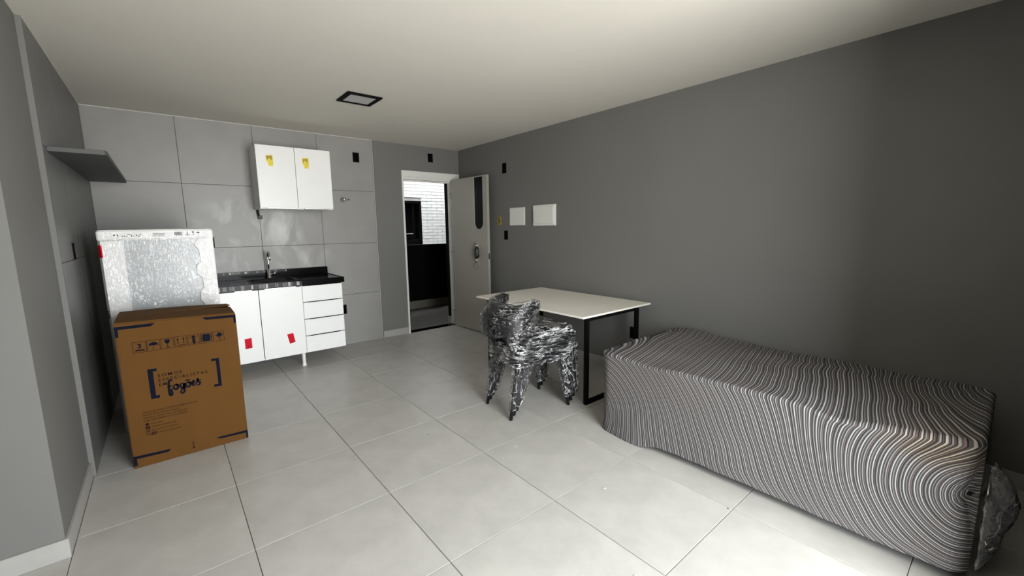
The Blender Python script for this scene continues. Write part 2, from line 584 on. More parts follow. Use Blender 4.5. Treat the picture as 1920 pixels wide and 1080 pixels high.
# left wall: painted near part, tiled far part, pilaster return at y = 2.52
PX = -0.455
bm = bmesh.new()
box(bm, -1.0, PX, 2.52, D + 0.12, -0.1, H + 0.05)
wall_left = struct('wall_left', bm, M['paint'])
struct('wall_left_near', bbox(-1.0, -0.80, WY - 0.1, 2.52, -0.1, H + 0.05), M['paint'])
b = bmesh.new()
box(b, PX - 0.001, LX - 0.006, 3.325, D, 0, H)
obj('tile_backing', b, M['paint'], wall_left)
paint_tile = mat('grey_painted_tile', (0.150, 0.150, 0.144), 0.45, var=0.05, scale=4)
tile_panel(wall_left, 'x', [3.320, 3.940, 4.560, D - 0.003], ZS, LX, 0.010, paint_tile)
obj('tile_edge', bbox(PX - 0.001, LX + 0.001, 3.300, 3.3185, 0.0, H, 0.001), M['paint'], wall_left)
obj('tile_edge', bbox(LX - 0.001, LX + 0.003, 3.32, D, H - 0.005, H), M['trimtile'], wall_left)

# back walls around the balcony opening (behind the camera)
bm = bmesh.new()
box(bm, -1.0, WX0, WY - 0.15, WY, -0.1, H + 0.05)
box(bm, WX1, STUBX, WY - 0.15, WY, -0.1, H + 0.05)
box(bm, WX0, WX1, WY - 0.15, WY, WTOP, H + 0.05)
struct('wall_back', bm, M['paint'])
struct('wall_niche', bbox(STUBX, RX + 0.12, WY - 0.15, STUBY, -0.1, H + 0.05), mat('niche_absorber_black', (0.02, 0.02, 0.02), 0.95, spec=0.0))  # made-up near-black finish, soaks up bounced light near the right wall
struct('floor_balcony', bbox(-1.2, 2.4, WY - 0.9, WY - 0.10, -0.2, -0.02), M['skirt'])

# baseboards
bh = 0.088
struct('baseboard_far', bbox(KX + 0.022, DX0 - 0.023, D - 0.002, D + 0.012, 0, bh, 0.001), M['skirt'])
struct('baseboard_right', bbox(RX - 0.012, RX, STUBY, D - 0.002, 0, bh, 0.001), M['skirt'])
struct('baseboard_left', bbox(PX, PX + 0.011, 2.5205, 3.299, 0, bh, 0.001), M['skirt'])
struct('baseboard_left_return', bbox(-0.745, PX + 0.011, 2.508, 2.52, 0, bh, 0.001), M['skirt'])
struct('trim_1', bbox(-0.80, -0.748, 2.495, 2.52, 0, 2.12, 0.002), M['whiteframe'])

# ------------------------------------------------------------------ door
door = struct('door_1', bbox(DX0 - 0.022, DX0 + 0.003, D + 0.002, D + 0.1195, 0, DZ + 0.012, 0.002), M['whiteframe'])
obj('head_casing', bbox(DX0 - 0.024, RX - 0.004, D - 0.006, D + 0.012, DZ + 0.012, DZ + 0.092, 0.003), M['whiteframe'], door)
obj('head_jamb', bbox(DX0, DX1, D + 0.002, D + 0.1195, DZ - 0.018, DZ + 0.012, 0.002), M['whiteframe'], door)
obj('head_stop', bbox(DX0 + 0.006, DX1 - 0.006, D + 0.05, D + 0.09, DZ - 0.034, DZ - 0.018, 0.002), M['whiteframe'], door)
obj('jamb', bbox(DX1 - 0.006, DX1 + 0.035, D + 0.002, D + 0.1195, 0, DZ + 0.012, 0.002), M['whiteframe'], door)
obj('casing', bbox(DX1 + 0.035, RX - 0.006, D - 0.004, D + 0.012, 0, DZ + 0.012, 0.002), M['whiteframe'], door)
obj('threshold', bbox(DX0, DX1, D + 0.002, D + 0.118, -0.004, 0.006, 0.001), M['granite'], door)

# leaf, swung open into the room: hinge line near (3.178, 5.125), free edge near (3.205, 4.345)
hx, hy, fx, fy = 3.168, 5.150, 3.198, 4.352
ldir = Vector((fx - hx, fy - hy, 0))
LW = ldir.length
ldir.normalize()
lnor = Vector((ldir.y, -ldir.x, 0))          # towards the room (-x)
if lnor.x > 0:
    lnor = -lnor
LMAT = Matrix(((ldir.x, lnor.x, 0, hx), (ldir.y, lnor.y, 0, hy), (0, 0, 1, 0), (0, 0, 0, 1)))
def leaf(b):                                  # local: u along leaf, v out of the face, z up
    bmesh.ops.transform(b, matrix=LMAT, verts=b.verts)
    return b
LT = 0.036
sy0, sy1 = 0.524, 0.712                       # glass slot across the leaf
SB, ST, LH = 1.384, 2.048, 2.062
b = bmesh.new()
box(b, 0, sy0, -LT, 0, 0.012, LH)
box(b, sy1, LW, -LT, 0, 0.012, LH)
box(b, sy0, sy1, -LT, 0, ST, LH)
cx, rr = (sy0 + sy1) / 2, (sy1 - sy0) / 2
poly = [(sy0, 0.012), (sy1, 0.012), (sy1, SB + rr)]
poly += [(cx + rr * math.cos(-a), SB + rr - rr * math.sin(a)) for a in [PI * k / 16 for k in range(1, 16)]]
poly += [(sy0, SB + rr)]
prism(b, poly, 'y', -LT, 0)
dl = obj('door_leaf', leaf(b), M['doorpaint'], door)
b = bmesh.new()
box(b, sy0 - 0.002, sy1 + 0.002, -0.022, -0.014, SB - 0.0, ST)
obj('glass_slot', leaf(b), M['darkglass'], dl, label='dark narrow rounded glass slot')
eu = 0.535                                    # escutcheon
b = bmesh.new()
box(b, eu, eu + 0.07, 0.0, 0.007, 0.915, 1.215)
bmesh.ops.bevel(b, geom=list(b.edges), offset=0.002, segments=1, affect='EDGES')
obj('escutcheon', leaf(b), M['doorpaint'], dl)
b = bmesh.new()
box(b, eu - 0.004, eu, 0.0, 0.007, 0.915, 1.215)
obj('escutcheon_edge', leaf(b), M['blackmetal'], dl)
for z, r in ((1.175, 0.014), (0.988, 0.013)):
    b = bmesh.new()
    tube(b, [(eu + 0.05, 0.006, z), (eu + 0.05, 0.018, z)], r * 1.25, 14)
    bmesh.ops.create_uvsphere(b, u_segments=14, v_segments=8, radius=r, matrix=Matrix.Translation((eu + 0.05, 0.028, z)))
    obj('lock_knob', leaf(b), M['chrome'], dl, smooth=True)
b = bmesh.new()
tube(b, [(eu + 0.075, 0.0, 1.035), (eu + 0.075, 0.055, 1.035)], 0.011, 12)
hp = []
for k in range(25):
    a = 2 * PI * k / 24
    ca, sa = math.cos(a), math.sin(a)
    hp.append((eu + 0.100 + 0.030 * (abs(ca) ** 0.6) * (1 if ca > 0 else -1), 0.055, 1.085 + 0.070 * (abs(sa) ** 0.7) * (1 if sa > 0 else -1)))
tube(b, hp, 0.0095, 10, cap=False)
obj('pull_handle', leaf(b), M['blackplastic'], dl, smooth=True)
b = bmesh.new()
box(b, eu + 0.082, eu + 0.118, 0.045, 0.058, 1.03, 1.14)
bmesh.ops.bevel(b, geom=list(b.edges), offset=0.006, segments=2, affect='EDGES')
obj('handle_plate', leaf(b), M['chrome'], dl, smooth=True)
b = bmesh.new()
box(b, LW, LW + 0.002, -0.025, -0.010, 1.00, 1.075)
obj('latch', leaf(b), M['blackmetal'], dl)
for z in (0.25, 1.1, 1.85):
    b = bmesh.new()
    tube(b, [(-0.008, 0.004, z - 0.04), (-0.008, 0.004, z + 0.04)], 0.007, 10)
    obj('hinge', leaf(b), M['steel'], dl, smooth=True)
# keys hanging from the lower cylinder
b = bmesh.new()
box(b, eu + 0.035, eu + 0.062, 0.030, 0.034, 0.872, 0.962)
bmesh.ops.bevel(b, geom=list(b.edges), offset=0.0015, segments=1, affect='EDGES')
kt = obj('key_tag', leaf(b), M['blackplastic'])
tag(kt, 'small key tag hanging from the lower lock of the open door', 'key tag')
b = bmesh.new()
box(b, eu + 0.040, eu + 0.057, 0.034, 0.0352, 0.880, 0.945)
obj('paper_insert', leaf(b), M['tagpaper'], kt)
b = bmesh.new()
tube(b, [(eu + 0.049 + 0.010 * math.cos(2 * PI * k / 16), 0.032, 0.970 + 0.012 * math.sin(2 * PI * k / 16)) for k in range(17)], 0.0016, 6, cap=False)
obj('key_ring', leaf(b), M['chrome'], kt, smooth=True)

# ------------------------------------------------------------------ corridor and light well beyond the door
PY = 6.76
BYW = 8.20
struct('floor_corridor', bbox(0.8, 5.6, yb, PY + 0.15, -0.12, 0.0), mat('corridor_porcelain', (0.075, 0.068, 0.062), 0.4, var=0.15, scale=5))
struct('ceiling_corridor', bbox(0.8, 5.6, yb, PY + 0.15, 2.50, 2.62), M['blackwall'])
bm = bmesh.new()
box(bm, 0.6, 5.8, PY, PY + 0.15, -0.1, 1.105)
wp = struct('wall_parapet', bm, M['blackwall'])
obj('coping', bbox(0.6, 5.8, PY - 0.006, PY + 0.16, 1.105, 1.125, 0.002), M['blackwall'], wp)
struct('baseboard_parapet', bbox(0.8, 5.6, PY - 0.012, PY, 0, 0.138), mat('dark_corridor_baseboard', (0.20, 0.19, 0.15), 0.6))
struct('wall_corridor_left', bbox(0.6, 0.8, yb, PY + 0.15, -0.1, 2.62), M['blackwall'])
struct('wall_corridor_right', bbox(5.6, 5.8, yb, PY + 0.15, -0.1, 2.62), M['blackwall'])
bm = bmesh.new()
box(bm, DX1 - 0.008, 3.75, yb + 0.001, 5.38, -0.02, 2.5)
wc = struct('wall_corridor_pier', bm, M['blackwall'])
obj('skirting', bbox(DX1 - 0.018, 3.75, yb, 5.391, 0, 0.105), M['skirt'], wc)
struct('wall_well_screen_left', bbox(0.3, 0.6, PY + 0.15, BYW + 0.2, -0.1, 6.2), M['shaft'])  # unseen end walls, added to shut stray light out of the well
struct('wall_well_screen_right', bbox(5.8, 6.1, PY + 0.15, BYW + 0.2, -0.1, 6.2), M['shaft'])
struct('floor_well_screen', bbox(0.3, 6.1, PY + 0.15, BYW + 0.2, -0.3, -0.1), M['skirt'])  # unseen floor, added to keep light from below out of the well
struct('wall_sky_screen', bbox(0.5, 7.5, yb, PY + 0.15, 2.62, 5.0), M['shaft'])  # unseen mass above the corridor, added to cut skylight into the well
# white brick wall across the light well
BY = 8.20
bm = bmesh.new()
wx0, wx1, wz0, wz1 = 3.40, 4.30, 1.06, 1.985
for a in ((0.5, wx0, 0.0, 6.2), (wx1, 7.5, 0.0, 6.2), (wx0, wx1, 0.0, wz0), (wx0, wx1, wz1, 6.2)):
    box(bm, a[0], a[1], BY + 0.01, BY + 0.2, a[2], a[3])
wcy = struct('wall_courtyard', bm, mat('brick_mortar', (0.52, 0.52, 0.51), 0.9))
b = bmesh.new()
CH, BL = 0.066, 0.235
zz, row = 0.40, 0
while zz < 3.4:
    xx = 2.2 - (BL / 2 if row % 2 else 0)
    while xx < 6.4:
        a0, a1 = xx + 0.003, xx + BL - 0.003
        if not (a1 > wx0 and a0 < wx1 and zz + CH > wz0 and zz < wz1):
            box(b, a0, a1, BY - random.uniform(0.0, 0.006), BY + 0.012, zz + 0.006, zz + CH - 0.004)
        elif a0 < wx0 < a1:
            box(b, a0, wx0, BY, BY + 0.012, zz + 0.006, zz + CH - 0.004)
        elif a0 < wx1 < a1:
            box(b, wx1, a1, BY, BY + 0.012, zz + 0.006, zz + CH - 0.004)
        xx += BL
    zz += CH
    row += 1
obj('brick_courses', b, M['brick'], wcy, kind='stuff', label='thin white brick courses')
win = struct('window_1', bbox(wx0, wx1, BY + 0.09, BY + 0.10, wz0, wz1), M['darkglass'])
for a in ((wx0, wx0 + 0.05, wz0, wz1), (wx1 - 0.05, wx1, wz0, wz1), (wx0, wx1, wz1 - 0.05, wz1), (wx0, wx1, wz0, wz0 + 0.12)):
    obj('window_frame', bbox(a[0], a[1], BY + 0.0, BY + 0.10, a[2], a[3], 0.003), M['blackmetal'], win)
obj('sash_stile', bbox(4.10, 4.15, BY + 0.03, BY + 0.09, wz0 + 0.12, wz1 - 0.05, 0.003), M['blackmetal'], win)
obj('sash_rail', bbox(wx0 + 0.05, 4.10, BY + 0.03, BY + 0.08, 1.20, 1.245, 0.003), M['blackmetal'], win)
obj('inner_sill', bbox(wx0 + 0.05, 4.10, BY + 0.02, BY + 0.06, 1.300, 1.308), M['white'], win)

# ------------------------------------------------------------------ ceiling lamp
lx0, lx1, ly0, ly1 = 1.240, 1.524, 3.497, 3.780
lamp = thing('ceiling_light', 'square black-framed ceiling panel light, switched off', 'ceiling light', (1.382, 3.638, H))
b = bmesh.new()
w_ = 0.036
zt, zb = H - 0.0005, H - 0.012
for a in ((lx0, lx1, ly0, ly0 + w_), (lx0, lx1, ly1 - w_, ly1), (lx0, lx0 + w_, ly0 + w_, ly1 - w_), (lx1 - w_, lx1, ly0 + w_, ly1 - w_)):
    box(b, a[0], a[1], a[2], a[3], zb, zt)
obj('light_frame', b, M['blackmetal'], lamp)
obj('diffuser', bbox(lx0 + w_, lx1 - w_, ly0 + w_, ly1 - w_, H - 0.008, H - 0.0005), M['diffuser'], lamp)

# ------------------------------------------------------------------ wall boxes, plates
def wall_box_far(x0, x1, z0, z1, label):
    o = obj('electrical_box', frame_y(x0, x1, z0, z1, D - 0.001), M['blackplastic'])
    obj('box_cavity', bbox(x0 + 0.004, x1 - 0.004, D - 0.0012, D - 0.0004, z0 + 0.004, z1 - 0.004), M['void'], o)
    return tag(o, label, 'electrical box', 'empty black electrical boxes')
def frame_y(x0, x1, z0, z1, y):
    b = bmesh.new()
    t = 0.005
    for a in ((x0, x1, z0, z0 + t), (x0, x1, z1 - t, z1), (x0, x0 + t, z0 + t, z1 - t), (x1 - t, x1, z0 + t, z1 - t)):
        box(b, a[0], a[1], y - 0.002, y, a[2], a[3])
    return b
def wall_box_side(x, side, y0, y1, z0, z1, label):
    b = bmesh.new()
    t = 0.005
    xa, xb = (x - 0.002, x + 0.0) if side > 0 else (x, x + 0.002)
    for a in ((y0, y1, z0, z0 + t), (y0, y1, z1 - t, z1), (y0, y0 + t, z0 + t, z1 - t), (y1 - t, y1, z0 + t, z1 - t)):
        box(b, xa, xb, a[0], a[1], a[2], a[3])
    o = obj('electrical_box', b, M['blackplastic'])
    xm = (xa + xb) / 2
    obj('box_cavity', bbox(xm - 0.0005, xm + 0.0005, y0 + 0.004, y1 - 0.004, z0 + 0.004, z1 - 0.004), M['void'], o)
    return tag(o, label, 'electrical box', 'empty black electrical boxes')
wall_box_far(1.842, 1.919, 2.198, 2.312, 'empty black box high on the tiles right of the upper cabinet')
o = wall_box_far(2.848, 2.925, 2.285, 2.398, 'empty black box above the entrance door')
for ob in [o] + list(o.children):
    ob.location.y += 0.012 if ob is o else 0
wall_box_far(1.580, 1.651, 0.385, 0.500, 'empty black box low beside the white drawers')
wall_box_far(0.330, 0.404, 1.240, 1.354, 'empty black box half hidden behind the wrapped fridge')
wall_box_side(RX, 1, 4.114, 4.196, 2.062, 2.186, 'empty black box high on the right wall beside the door')
wall_box_side(RX, 1, 4.102, 4.176, 1.250, 1.364, 'empty black box below the two white covers on the right wall')
wall_box_side(LX, -1, 3.728, 3.816, 1.236, 1.342, 'empty black box on the left wall beside the fridge')
wall_box_side(RX, 1, 2.222, 2.290, 0.345, 0.458, 'empty black box low on the right wall behind the table leg')
# small square blank cover, large cover with rounded edges
o = obj('square_cover', bbox(RX - 0.012, RX, 3.775, 4.052, 1.425, 1.637, 0.004, 2), M['whiteframe'])
tag(o, 'flat white square cover on the right wall, nearer the door', 'wall cover')
pc = thing('panel_cover', 'larger white breaker cover with rounded edges, notched at its left', 'wall cover', (RX, 3.443, 1.532))
poly = [(3.265, 1.416), (3.617, 1.416), (3.622, 1.440), (3.606, 1.470), (3.606, 1.585), (3.622, 1.622), (3.619, 1.646), (3.265, 1.648)]
b = prism(bmesh.new(), poly, 'x', RX - 0.022, RX)
bmesh.ops.bevel(b, geom=[e_ for e_ in b.edges if all(v.co.x < RX - 0.02 for v in e_.verts)], offset=0.006, segments=2, affect='EDGES')
obj('cover_body', b, M['whiteframe'], pc)
obj('cover_door', bbox(RX - 0.0275, RX - 0.021, 3.285, 3.602, 1.437, 1.630, 0.003), M['whiteframe'], pc)
yc_ = thing('conduit_box', 'open yellow conduit box with loose wire in the right wall', 'electrical box', (RX, 4.27, 1.487))
b = bmesh.new()
for a in ((4.234, 4.242, 1.436, 1.540), (4.296, 4.304, 1.436, 1.540), (4.242, 4.296, 1.436, 1.444), (4.242, 4.296, 1.532, 1.540)):
    box(b, RX - 0.004, RX, a[0], a[1], a[2], a[3])
obj('box_rim', b, M['yellowbox'], yc_)
obj('box_back', bbox(RX - 0.0015, RX - 0.0004, 4.241, 4.297, 1.443, 1.533), M['yellowbox'], yc_)
b = tube(bmesh.new(), [(RX - 0.003, 4.29, 1.53), (RX - 0.008, 4.268, 1.50), (RX - 0.006, 4.262, 1.47), (RX - 0.003, 4.28, 1.45)], 0.004, 6)
obj('wire', b, M['blackplastic'], yc_, smooth=True)

# register valve on the tiles
vz, vx = 1.752, 1.693
v = thing('register_valve', 'chrome shut-off valve on the tiles right of the upper cabinet', 'valve', (vx, D, vz))
obj('valve_flange', tube(bmesh.new(), [(vx, D, vz), (vx, D - 0.012, vz)], [0.030, 0.026], 18), M['chrome'], v, smooth=True)
b = tube(bmesh.new(), [(vx, D - 0.010, vz), (vx, D - 0.036, vz)], 0.015, 14)
bmesh.ops.create_uvsphere(b, u_segments=16, v_segments=10, radius=0.024, matrix=Matrix.Translation((vx, D - 0.046, vz)))
obj('valve_stem', b, M['chrome'], v, smooth=True)
b = tube(bmesh.new(), [(vx, D - 0.045, vz), (vx + 0.028, D - 0.048, vz), (vx + 0.062, D - 0.05, vz)], [0.008, 0.006, 0.007], 8)
obj('valve_lever', b, M['chrome'], v, smooth=True)

# ------------------------------------------------------------------ shelf on the left wall
b = prism(bmesh.new(), [(LX, 3.415), (-0.205, 3.415), (-0.195, 3.43), (-0.195, D), (LX, D)], 'z', 1.842, 1.868)
bmesh.ops.bevel(b, geom=list(b.edges), offset=0.002, segments=1, affect='EDGES')
sh = obj('wall_shelf', b, M['shelf'])
tag(sh, 'dark grey floating shelf high in the corner above the fridge', 'shelf')

# ------------------------------------------------------------------ upper cabinet
ux0, ux1, uy, uz0, uz1 = 0.776, 1.468, 4.812, 1.618, 2.232
uc = thing('wall_cabinet', 'white two-door upper cabinet with yellow stickers on the tiled wall', 'cabinet', ((ux0 + ux1) / 2, D, uz0))
b = bmesh.new()
for a in ((ux0, ux0 + 0.015, uz0, uz1), (ux1 - 0.015, ux1, uz0, uz1), (ux0 + 0.015, ux1 - 0.015, uz0, uz0 + 0.015), (ux0 + 0.015, ux1 - 0.015, uz1 - 0.015, uz1)):
    box(b, a[0], a[1], uy + 0.018, D - 0.001, a[2], a[3])
box(b, ux0 + 0.015, ux1 - 0.015, D - 0.006, D - 0.001, uz0 + 0.015, uz1 - 0.015)
obj('carcass', b, M['white'], uc)
um = 1.121
for k, (a0, a1) in enumerate(((ux0, um - 0.0018), (um + 0.0018, ux1))):
    d = obj('door', bbox(a0, a1, uy, uy + 0.016, uz0 + 0.010, uz1, 0.001), M['white'], uc)
    obj('edge_pull', bbox(a0 + 0.055, a1 - 0.050, uy - 0.010, uy + 0.014, uz0 + 0.001, uz0 + 0.011, 0.002), M['steel'], d)
    sx0 = 0.862 if k == 0 else 1.191
    b = bmesh.new()
    poly = [(sx0, 2.135), (sx0 + 0.061, 2.142), (sx0 + 0.062, 2.07), (sx0 + 0.056, 2.033), (sx0 + 0.018, 2.036), (sx0 + 0.014, 2.075), (sx0 + 0.002, 2.068)]
    prism(b, poly, 'y', uy - 0.0006, uy)
    obj('sticker', b, M['yellow'], d, label='yellow torn sticker')
    b = bmesh.new()
    prism(b, [(sx0 + 0.006, 2.128), (sx0 + 0.050, 2.132), (sx0 + 0.056, 2.098), (sx0 + 0.044, 2.094), (sx0 + 0.040, 2.110), (sx0 + 0.020, 2.108), (sx0 + 0.016, 2.092), (sx0 + 0.008, 2.098)], 'y', uy - 0.0010, uy - 0.0005)
    obj('sticker_print', b, M['yellowdark'], d)
# loose cable end hanging under the cabinet's left end
b = tube(bmesh.new(), [(0.800, 5.145, 1.617), (0.803, 5.145, 1.585), (0.808, 5.145, 1.555)], 0.009, 8)
cb = obj('loose_cable', b, M['blackplastic'], smooth=True)
tag(cb, 'short black cable end hanging below the upper cabinet', 'cable')
obj('connector', bbox(0.800, 0.838, 5.130, 5.160, 1.525, 1.560, 0.003), M['blackplastic'], cb)

# ------------------------------------------------------------------ base cabinet, counter, tap
cx0, cx1, cyf, cz0, cz1 = 0.268, 1.432, 4.602, 0.147, 0.848
bc = thing('base_cabinet', 'white sink cabinet with two doors and four drawers on legs', 'cabinet', ((cx0 + cx1) / 2, 4.9, 0))
b = bmesh.new()
for a in ((cx0, cx0 + 0.015), (1.0325, 1.0475), (cx1 - 0.015, cx1)):
    box(b, a[0], a[1], cyf + 0.018, D - 0.01, cz0, cz1)
for a in ((cx0 + 0.015, 1.0325), (1.0475, cx1 - 0.015)):
    box(b, a[0], a[1], cyf + 0.018, D - 0.01, cz0, cz0 + 0.015)
    box(b, a[0], a[1], D - 0.014, D - 0.01, cz0 + 0.015, cz1)
obj('carcass', b, M['white'], bc)
for k, (a0, a1) in enumerate(((cx0, 0.654), (0.660, 1.035))):
    d = obj('door', bbox(a0, a1, cyf, cyf + 0.016, cz0, cz1 - 0.008, 0.001), M['white'], bc)
    obj('edge_pull', bbox(a1 - 0.19 if k == 0 else a0 + 0.05, a1 - 0.05 if k == 0 else a1 - 0.05, cyf - 0.010, cyf + 0.014, cz1 - 0.0075, cz1 - 0.001, 0.001), M['steel'], d)
    if k == 0:
        poly = [(0.505, 0.386), (0.562, 0.390), (0.563, 0.292), (0.505, 0.289)]
    else:
        poly = [(0.868, 0.370), (0.924, 0.377), (0.938, 0.281), (0.886, 0.271)]
    obj('sticker', prism(bmesh.new(), poly, 'y', cyf - 0.0006, cyf), M['red'], d, label='red sticker')
    cxs = sum(p[0] for p in poly[2:]) / 2
    czs = (poly[2][1] + poly[3][1]) / 2
    b = bmesh.new()
    for (dx, dz, w, h) in ((-0.004, 0.006, 0.004, 0.028), (-0.012, 0.006, 0.020, 0.004), (0.010, 0.004, 0.014, 0.004), (0.016, 0.006, 0.003, 0.014)):
        prism(b, [(cxs + dx, czs + dz), (cxs + dx + w, czs + dz), (cxs + dx + w, czs + dz + h), (cxs + dx, czs + dz + h)], 'y', cyf - 0.0010, cyf - 0.0005)
    obj('sticker_print', b, M['reddark'], d)
zd = [0.147, 0.325, 0.500, 0.676, 0.846]
for k in range(4):
    d = obj('drawer', bbox(1.041, cx1, cyf, cyf + 0.016, zd[k] + 0.001, zd[k + 1] - 0.007, 0.001), M['white'], bc)
    obj('edge_pull', bbox(1.085, cx1 - 0.045, cyf - 0.009, cyf + 0.014, zd[k + 1] - 0.0068, zd[k + 1] - 0.0035, 0.001), M['blackmetal'], d)
    obj('drawer_gap_shade', bbox(1.043, cx1 - 0.001, cyf + 0.0165, cyf + 0.0175, zd[k + 1] - 0.012, zd[k + 1] + 0.004), M['void'], d)  # black sheet painting the shade in the slot above the drawer
for (x, y) in ((1.018, 4.668), (0.32, 4.668), (0.32, 5.10)):
    b = tube(bmesh.new(), [(x, y, cz0), (x, y, 0.030), (x, y, 0.016), (x, y, 0.0)], [0.0165, 0.0165, 0.020, 0.021], 16)
    obj('leg', b, M['white'], bc, smooth=False)

# countertop with cut-out, apron and backsplash
tx0, tx1, tyf, tz = 0.245, 1.457, 4.585, 0.900
hx0, hx1, hy0, hy1 = 0.63, 1.03, 4.70, 5.02
ct = thing('countertop', 'polished black granite countertop with low backsplash and sink cut-out', 'countertop', (0.85, 4.9, 0.85))
b = bmesh.new()
for a in ((tx0, tx1, tyf, hy0), (tx0, tx1, hy1, D - 0.001), (tx0, hx0, hy0, hy1), (hx1, tx1, hy0, hy1)):
    box(b, a[0], a[1], a[2], a[3], tz - 0.022, tz)
obj('slab', b, M['granite'], ct)
obj('front_apron', bbox(tx0, tx1, tyf, tyf + 0.0165, 0.8485, tz - 0.0225, 0.0), M['granite'], ct)
obj('end_apron', bbox(tx1 - 0.016, tx1, tyf + 0.017, D - 0.001, 0.8485, tz - 0.0225, 0.0), M['granite'], ct)
obj('backsplash', bbox(tx0, tx1, D - 0.022, D - 0.0008, tz + 0.0005, 0.981, 0.001), M['granite'], ct)
obj('edge_lip', bbox(tx1 - 0.018, tx1, tyf, D - 0.023, tz + 0.0003, tz + 0.006, 0.002), M['granite'], ct)
obj('edge_lip', bbox(tx0, tx1 - 0.0185, tyf, tyf + 0.018, tz + 0.0003, tz + 0.006, 0.002), M['granite'], ct)
# strips of printed tape left on the stone
def tape(z0, z1, y, x0, x1, rows, seed):
    rnd = random.Random(seed)
    b = bmesh.new()
    x = x0
    while x < x1 - 0.01:
        w = rnd.uniform(0.014, 0.036)
        if True:
            for r in range(rows):
                h = (z1 - z0) / rows
                mi = rnd.choice((0, 0, 0, 0, 0, 2, 2, 2, 2, 1))
                za, zb_ = z0 + r * h + 0.003, z0 + (r + 1) * h - 0.002
                box(b, x, min(x + w, x1) - 0.005, y - 0.0006, y, za, zb_, mi)
        x += w
    return b
MT = [M['tape'], M['tapelight'], M['tapemid']]
obj('printed_tape', tape(0.852, 0.896, tyf - 0.0001, 0.30, 1.045, 1, 3), MT, ct, label='strip of blurred silver printed tape')
obj('printed_tape', tape(0.955, 0.979, D - 0.0221, 0.36, 1.035, 1, 9), MT, ct, label='strip of blurred silver printed tape')
# sink
sk = thing('sink_bowl', 'dark sink bowl set into the black granite counter', 'sink', (0.83, 4.86, 0.75))
def rrect(x0, x1, y0, y1, r, n=6):
    o = []
    for (cx_, cy_, a0) in ((x1 - r, y1 - r, 0), (x0 + r, y1 - r, PI / 2), (x0 + r, y0 + r, PI), (x1 - r, y0 + r, 1.5 * PI)):
        for k in range(n + 1):
            a = a0 + PI / 2 * k / n
            o.append((cx_ + r * math.cos(a), cy_ + r * math.sin(a)))
    return o
def loft(b, rings, close_first=False, close_last=False):
    R = [[b.verts.new(p) for p in r] for r in rings]
    n = len(R[0])
    for r0, r1 in zip(R, R[1:]):
        for k in range(n):
            b.faces.new((r0[k], r0[(k + 1) % n], r1[(k + 1) % n], r1[k]))
    if close_first:
        b.faces.new(R[0])
    if close_last:
        b.faces.new(R[-1])
    return R
b = bmesh.new()
rg = []
for (ins, z, r) in ((-0.014, 0.9012, 0.07), (-0.012, 0.9045, 0.07), (0.004, 0.9045, 0.06), (0.008, 0.90, 0.06), (0.012, 0.80, 0.055), (0.03, 0.745, 0.05), (0.06, 0.735, 0.04)):
    rg.append([(p[0], p[1], z) for p in rrect(hx0 + ins, hx1 - ins, hy0 + ins, hy1 - ins, r)])
loft(b, rg, close_last=True)
obj('bowl', b, M['blackplastic'], sk, smooth=True)
b = tube(bmesh.new(), [(0.83, 4.86, 0.736), (0.83, 4.86, 0.741)], [0.04, 0.036], 16)
obj('drain', b, M['steel'], sk, smooth=False)
# tap: slim gooseneck with a side lever
tpx, tpy = 0.842, 5.085
tp = thing('kitchen_tap', 'slim chrome gooseneck tap standing behind the sink', 'tap', (tpx, tpy, 0.9))
obj('tap_base', tube(bmesh.new(), [(tpx, tpy, 0.9), (tpx, tpy, 0.91), (tpx, tpy, 0.915), (tpx, tpy, 0.985), (tpx, tpy, 0.99)], [0.026, 0.026, 0.018, 0.018, 0.013], 16), M['chrome'], tp, smooth=True)
pts = [(tpx, tpy, 0.985), (tpx, tpy, 1.06), (tpx, tpy, 1.12)]
for k in range(1, 13):
    a = PI * k / 12
    pts.append((tpx - 0.003 * k / 12, tpy - 0.065 + 0.065 * math.cos(a), 1.12 + 0.065 * math.sin(a)))
pts.append((tpx - 0.004, tpy - 0.13, 1.10))
obj('spout', tube(bmesh.new(), pts, 0.0085, 12), M['chrome'], tp, smooth=True)
obj('tap_lever', tube(bmesh.new(), [(tpx + 0.015, tpy, 0.945), (tpx + 0.04, tpy - 0.01, 0.95), (tpx + 0.066, tpy - 0.02, 0.952)], [0.008, 0.006, 0.007], 10), M['chrome'], tp, smooth=True)

# ------------------------------------------------------------------ wrapped fridge
gx0, gx1, gy0, gy1, gz = -0.335, 0.296, 3.90, 4.50, 1.420
fr = thing('wrapped_refrigerator', 'silver refrigerator wrapped in white foam guards and clear film behind the cardboard box', 'refrigerator', ((gx0 + gx1) / 2, (gy0 + gy1) / 2, 0))
obj('body', bbox(gx0 + 0.03, gx1 - 0.03, gy0 + 0.045, gy1 - 0.02, 0.03, gz - 0.03, 0.006), M['fridge'], fr)
obj('door_panel', bbox(gx0 + 0.04, gx1 - 0.04, gy0 + 0.012, gy0 + 0.044, 0.05, gz - 0.04, 0.006, 2), M['fridge'], fr)
# left foam post, with a bevelled outer corner
b = prism(bmesh.new(), [(gx0, gy0 + 0.03), (gx0 + 0.014, gy0), (-0.222, gy0), (-0.208, gy0 + 0.010), (-0.208, gy0 + 0.0115), (gx0 + 0.029, gy0 + 0.0115), (gx0 + 0.029, gy1), (gx0, gy1)], 'z', 0.0, 1.345)
obj('foam_guard', b, M['foam'], fr)
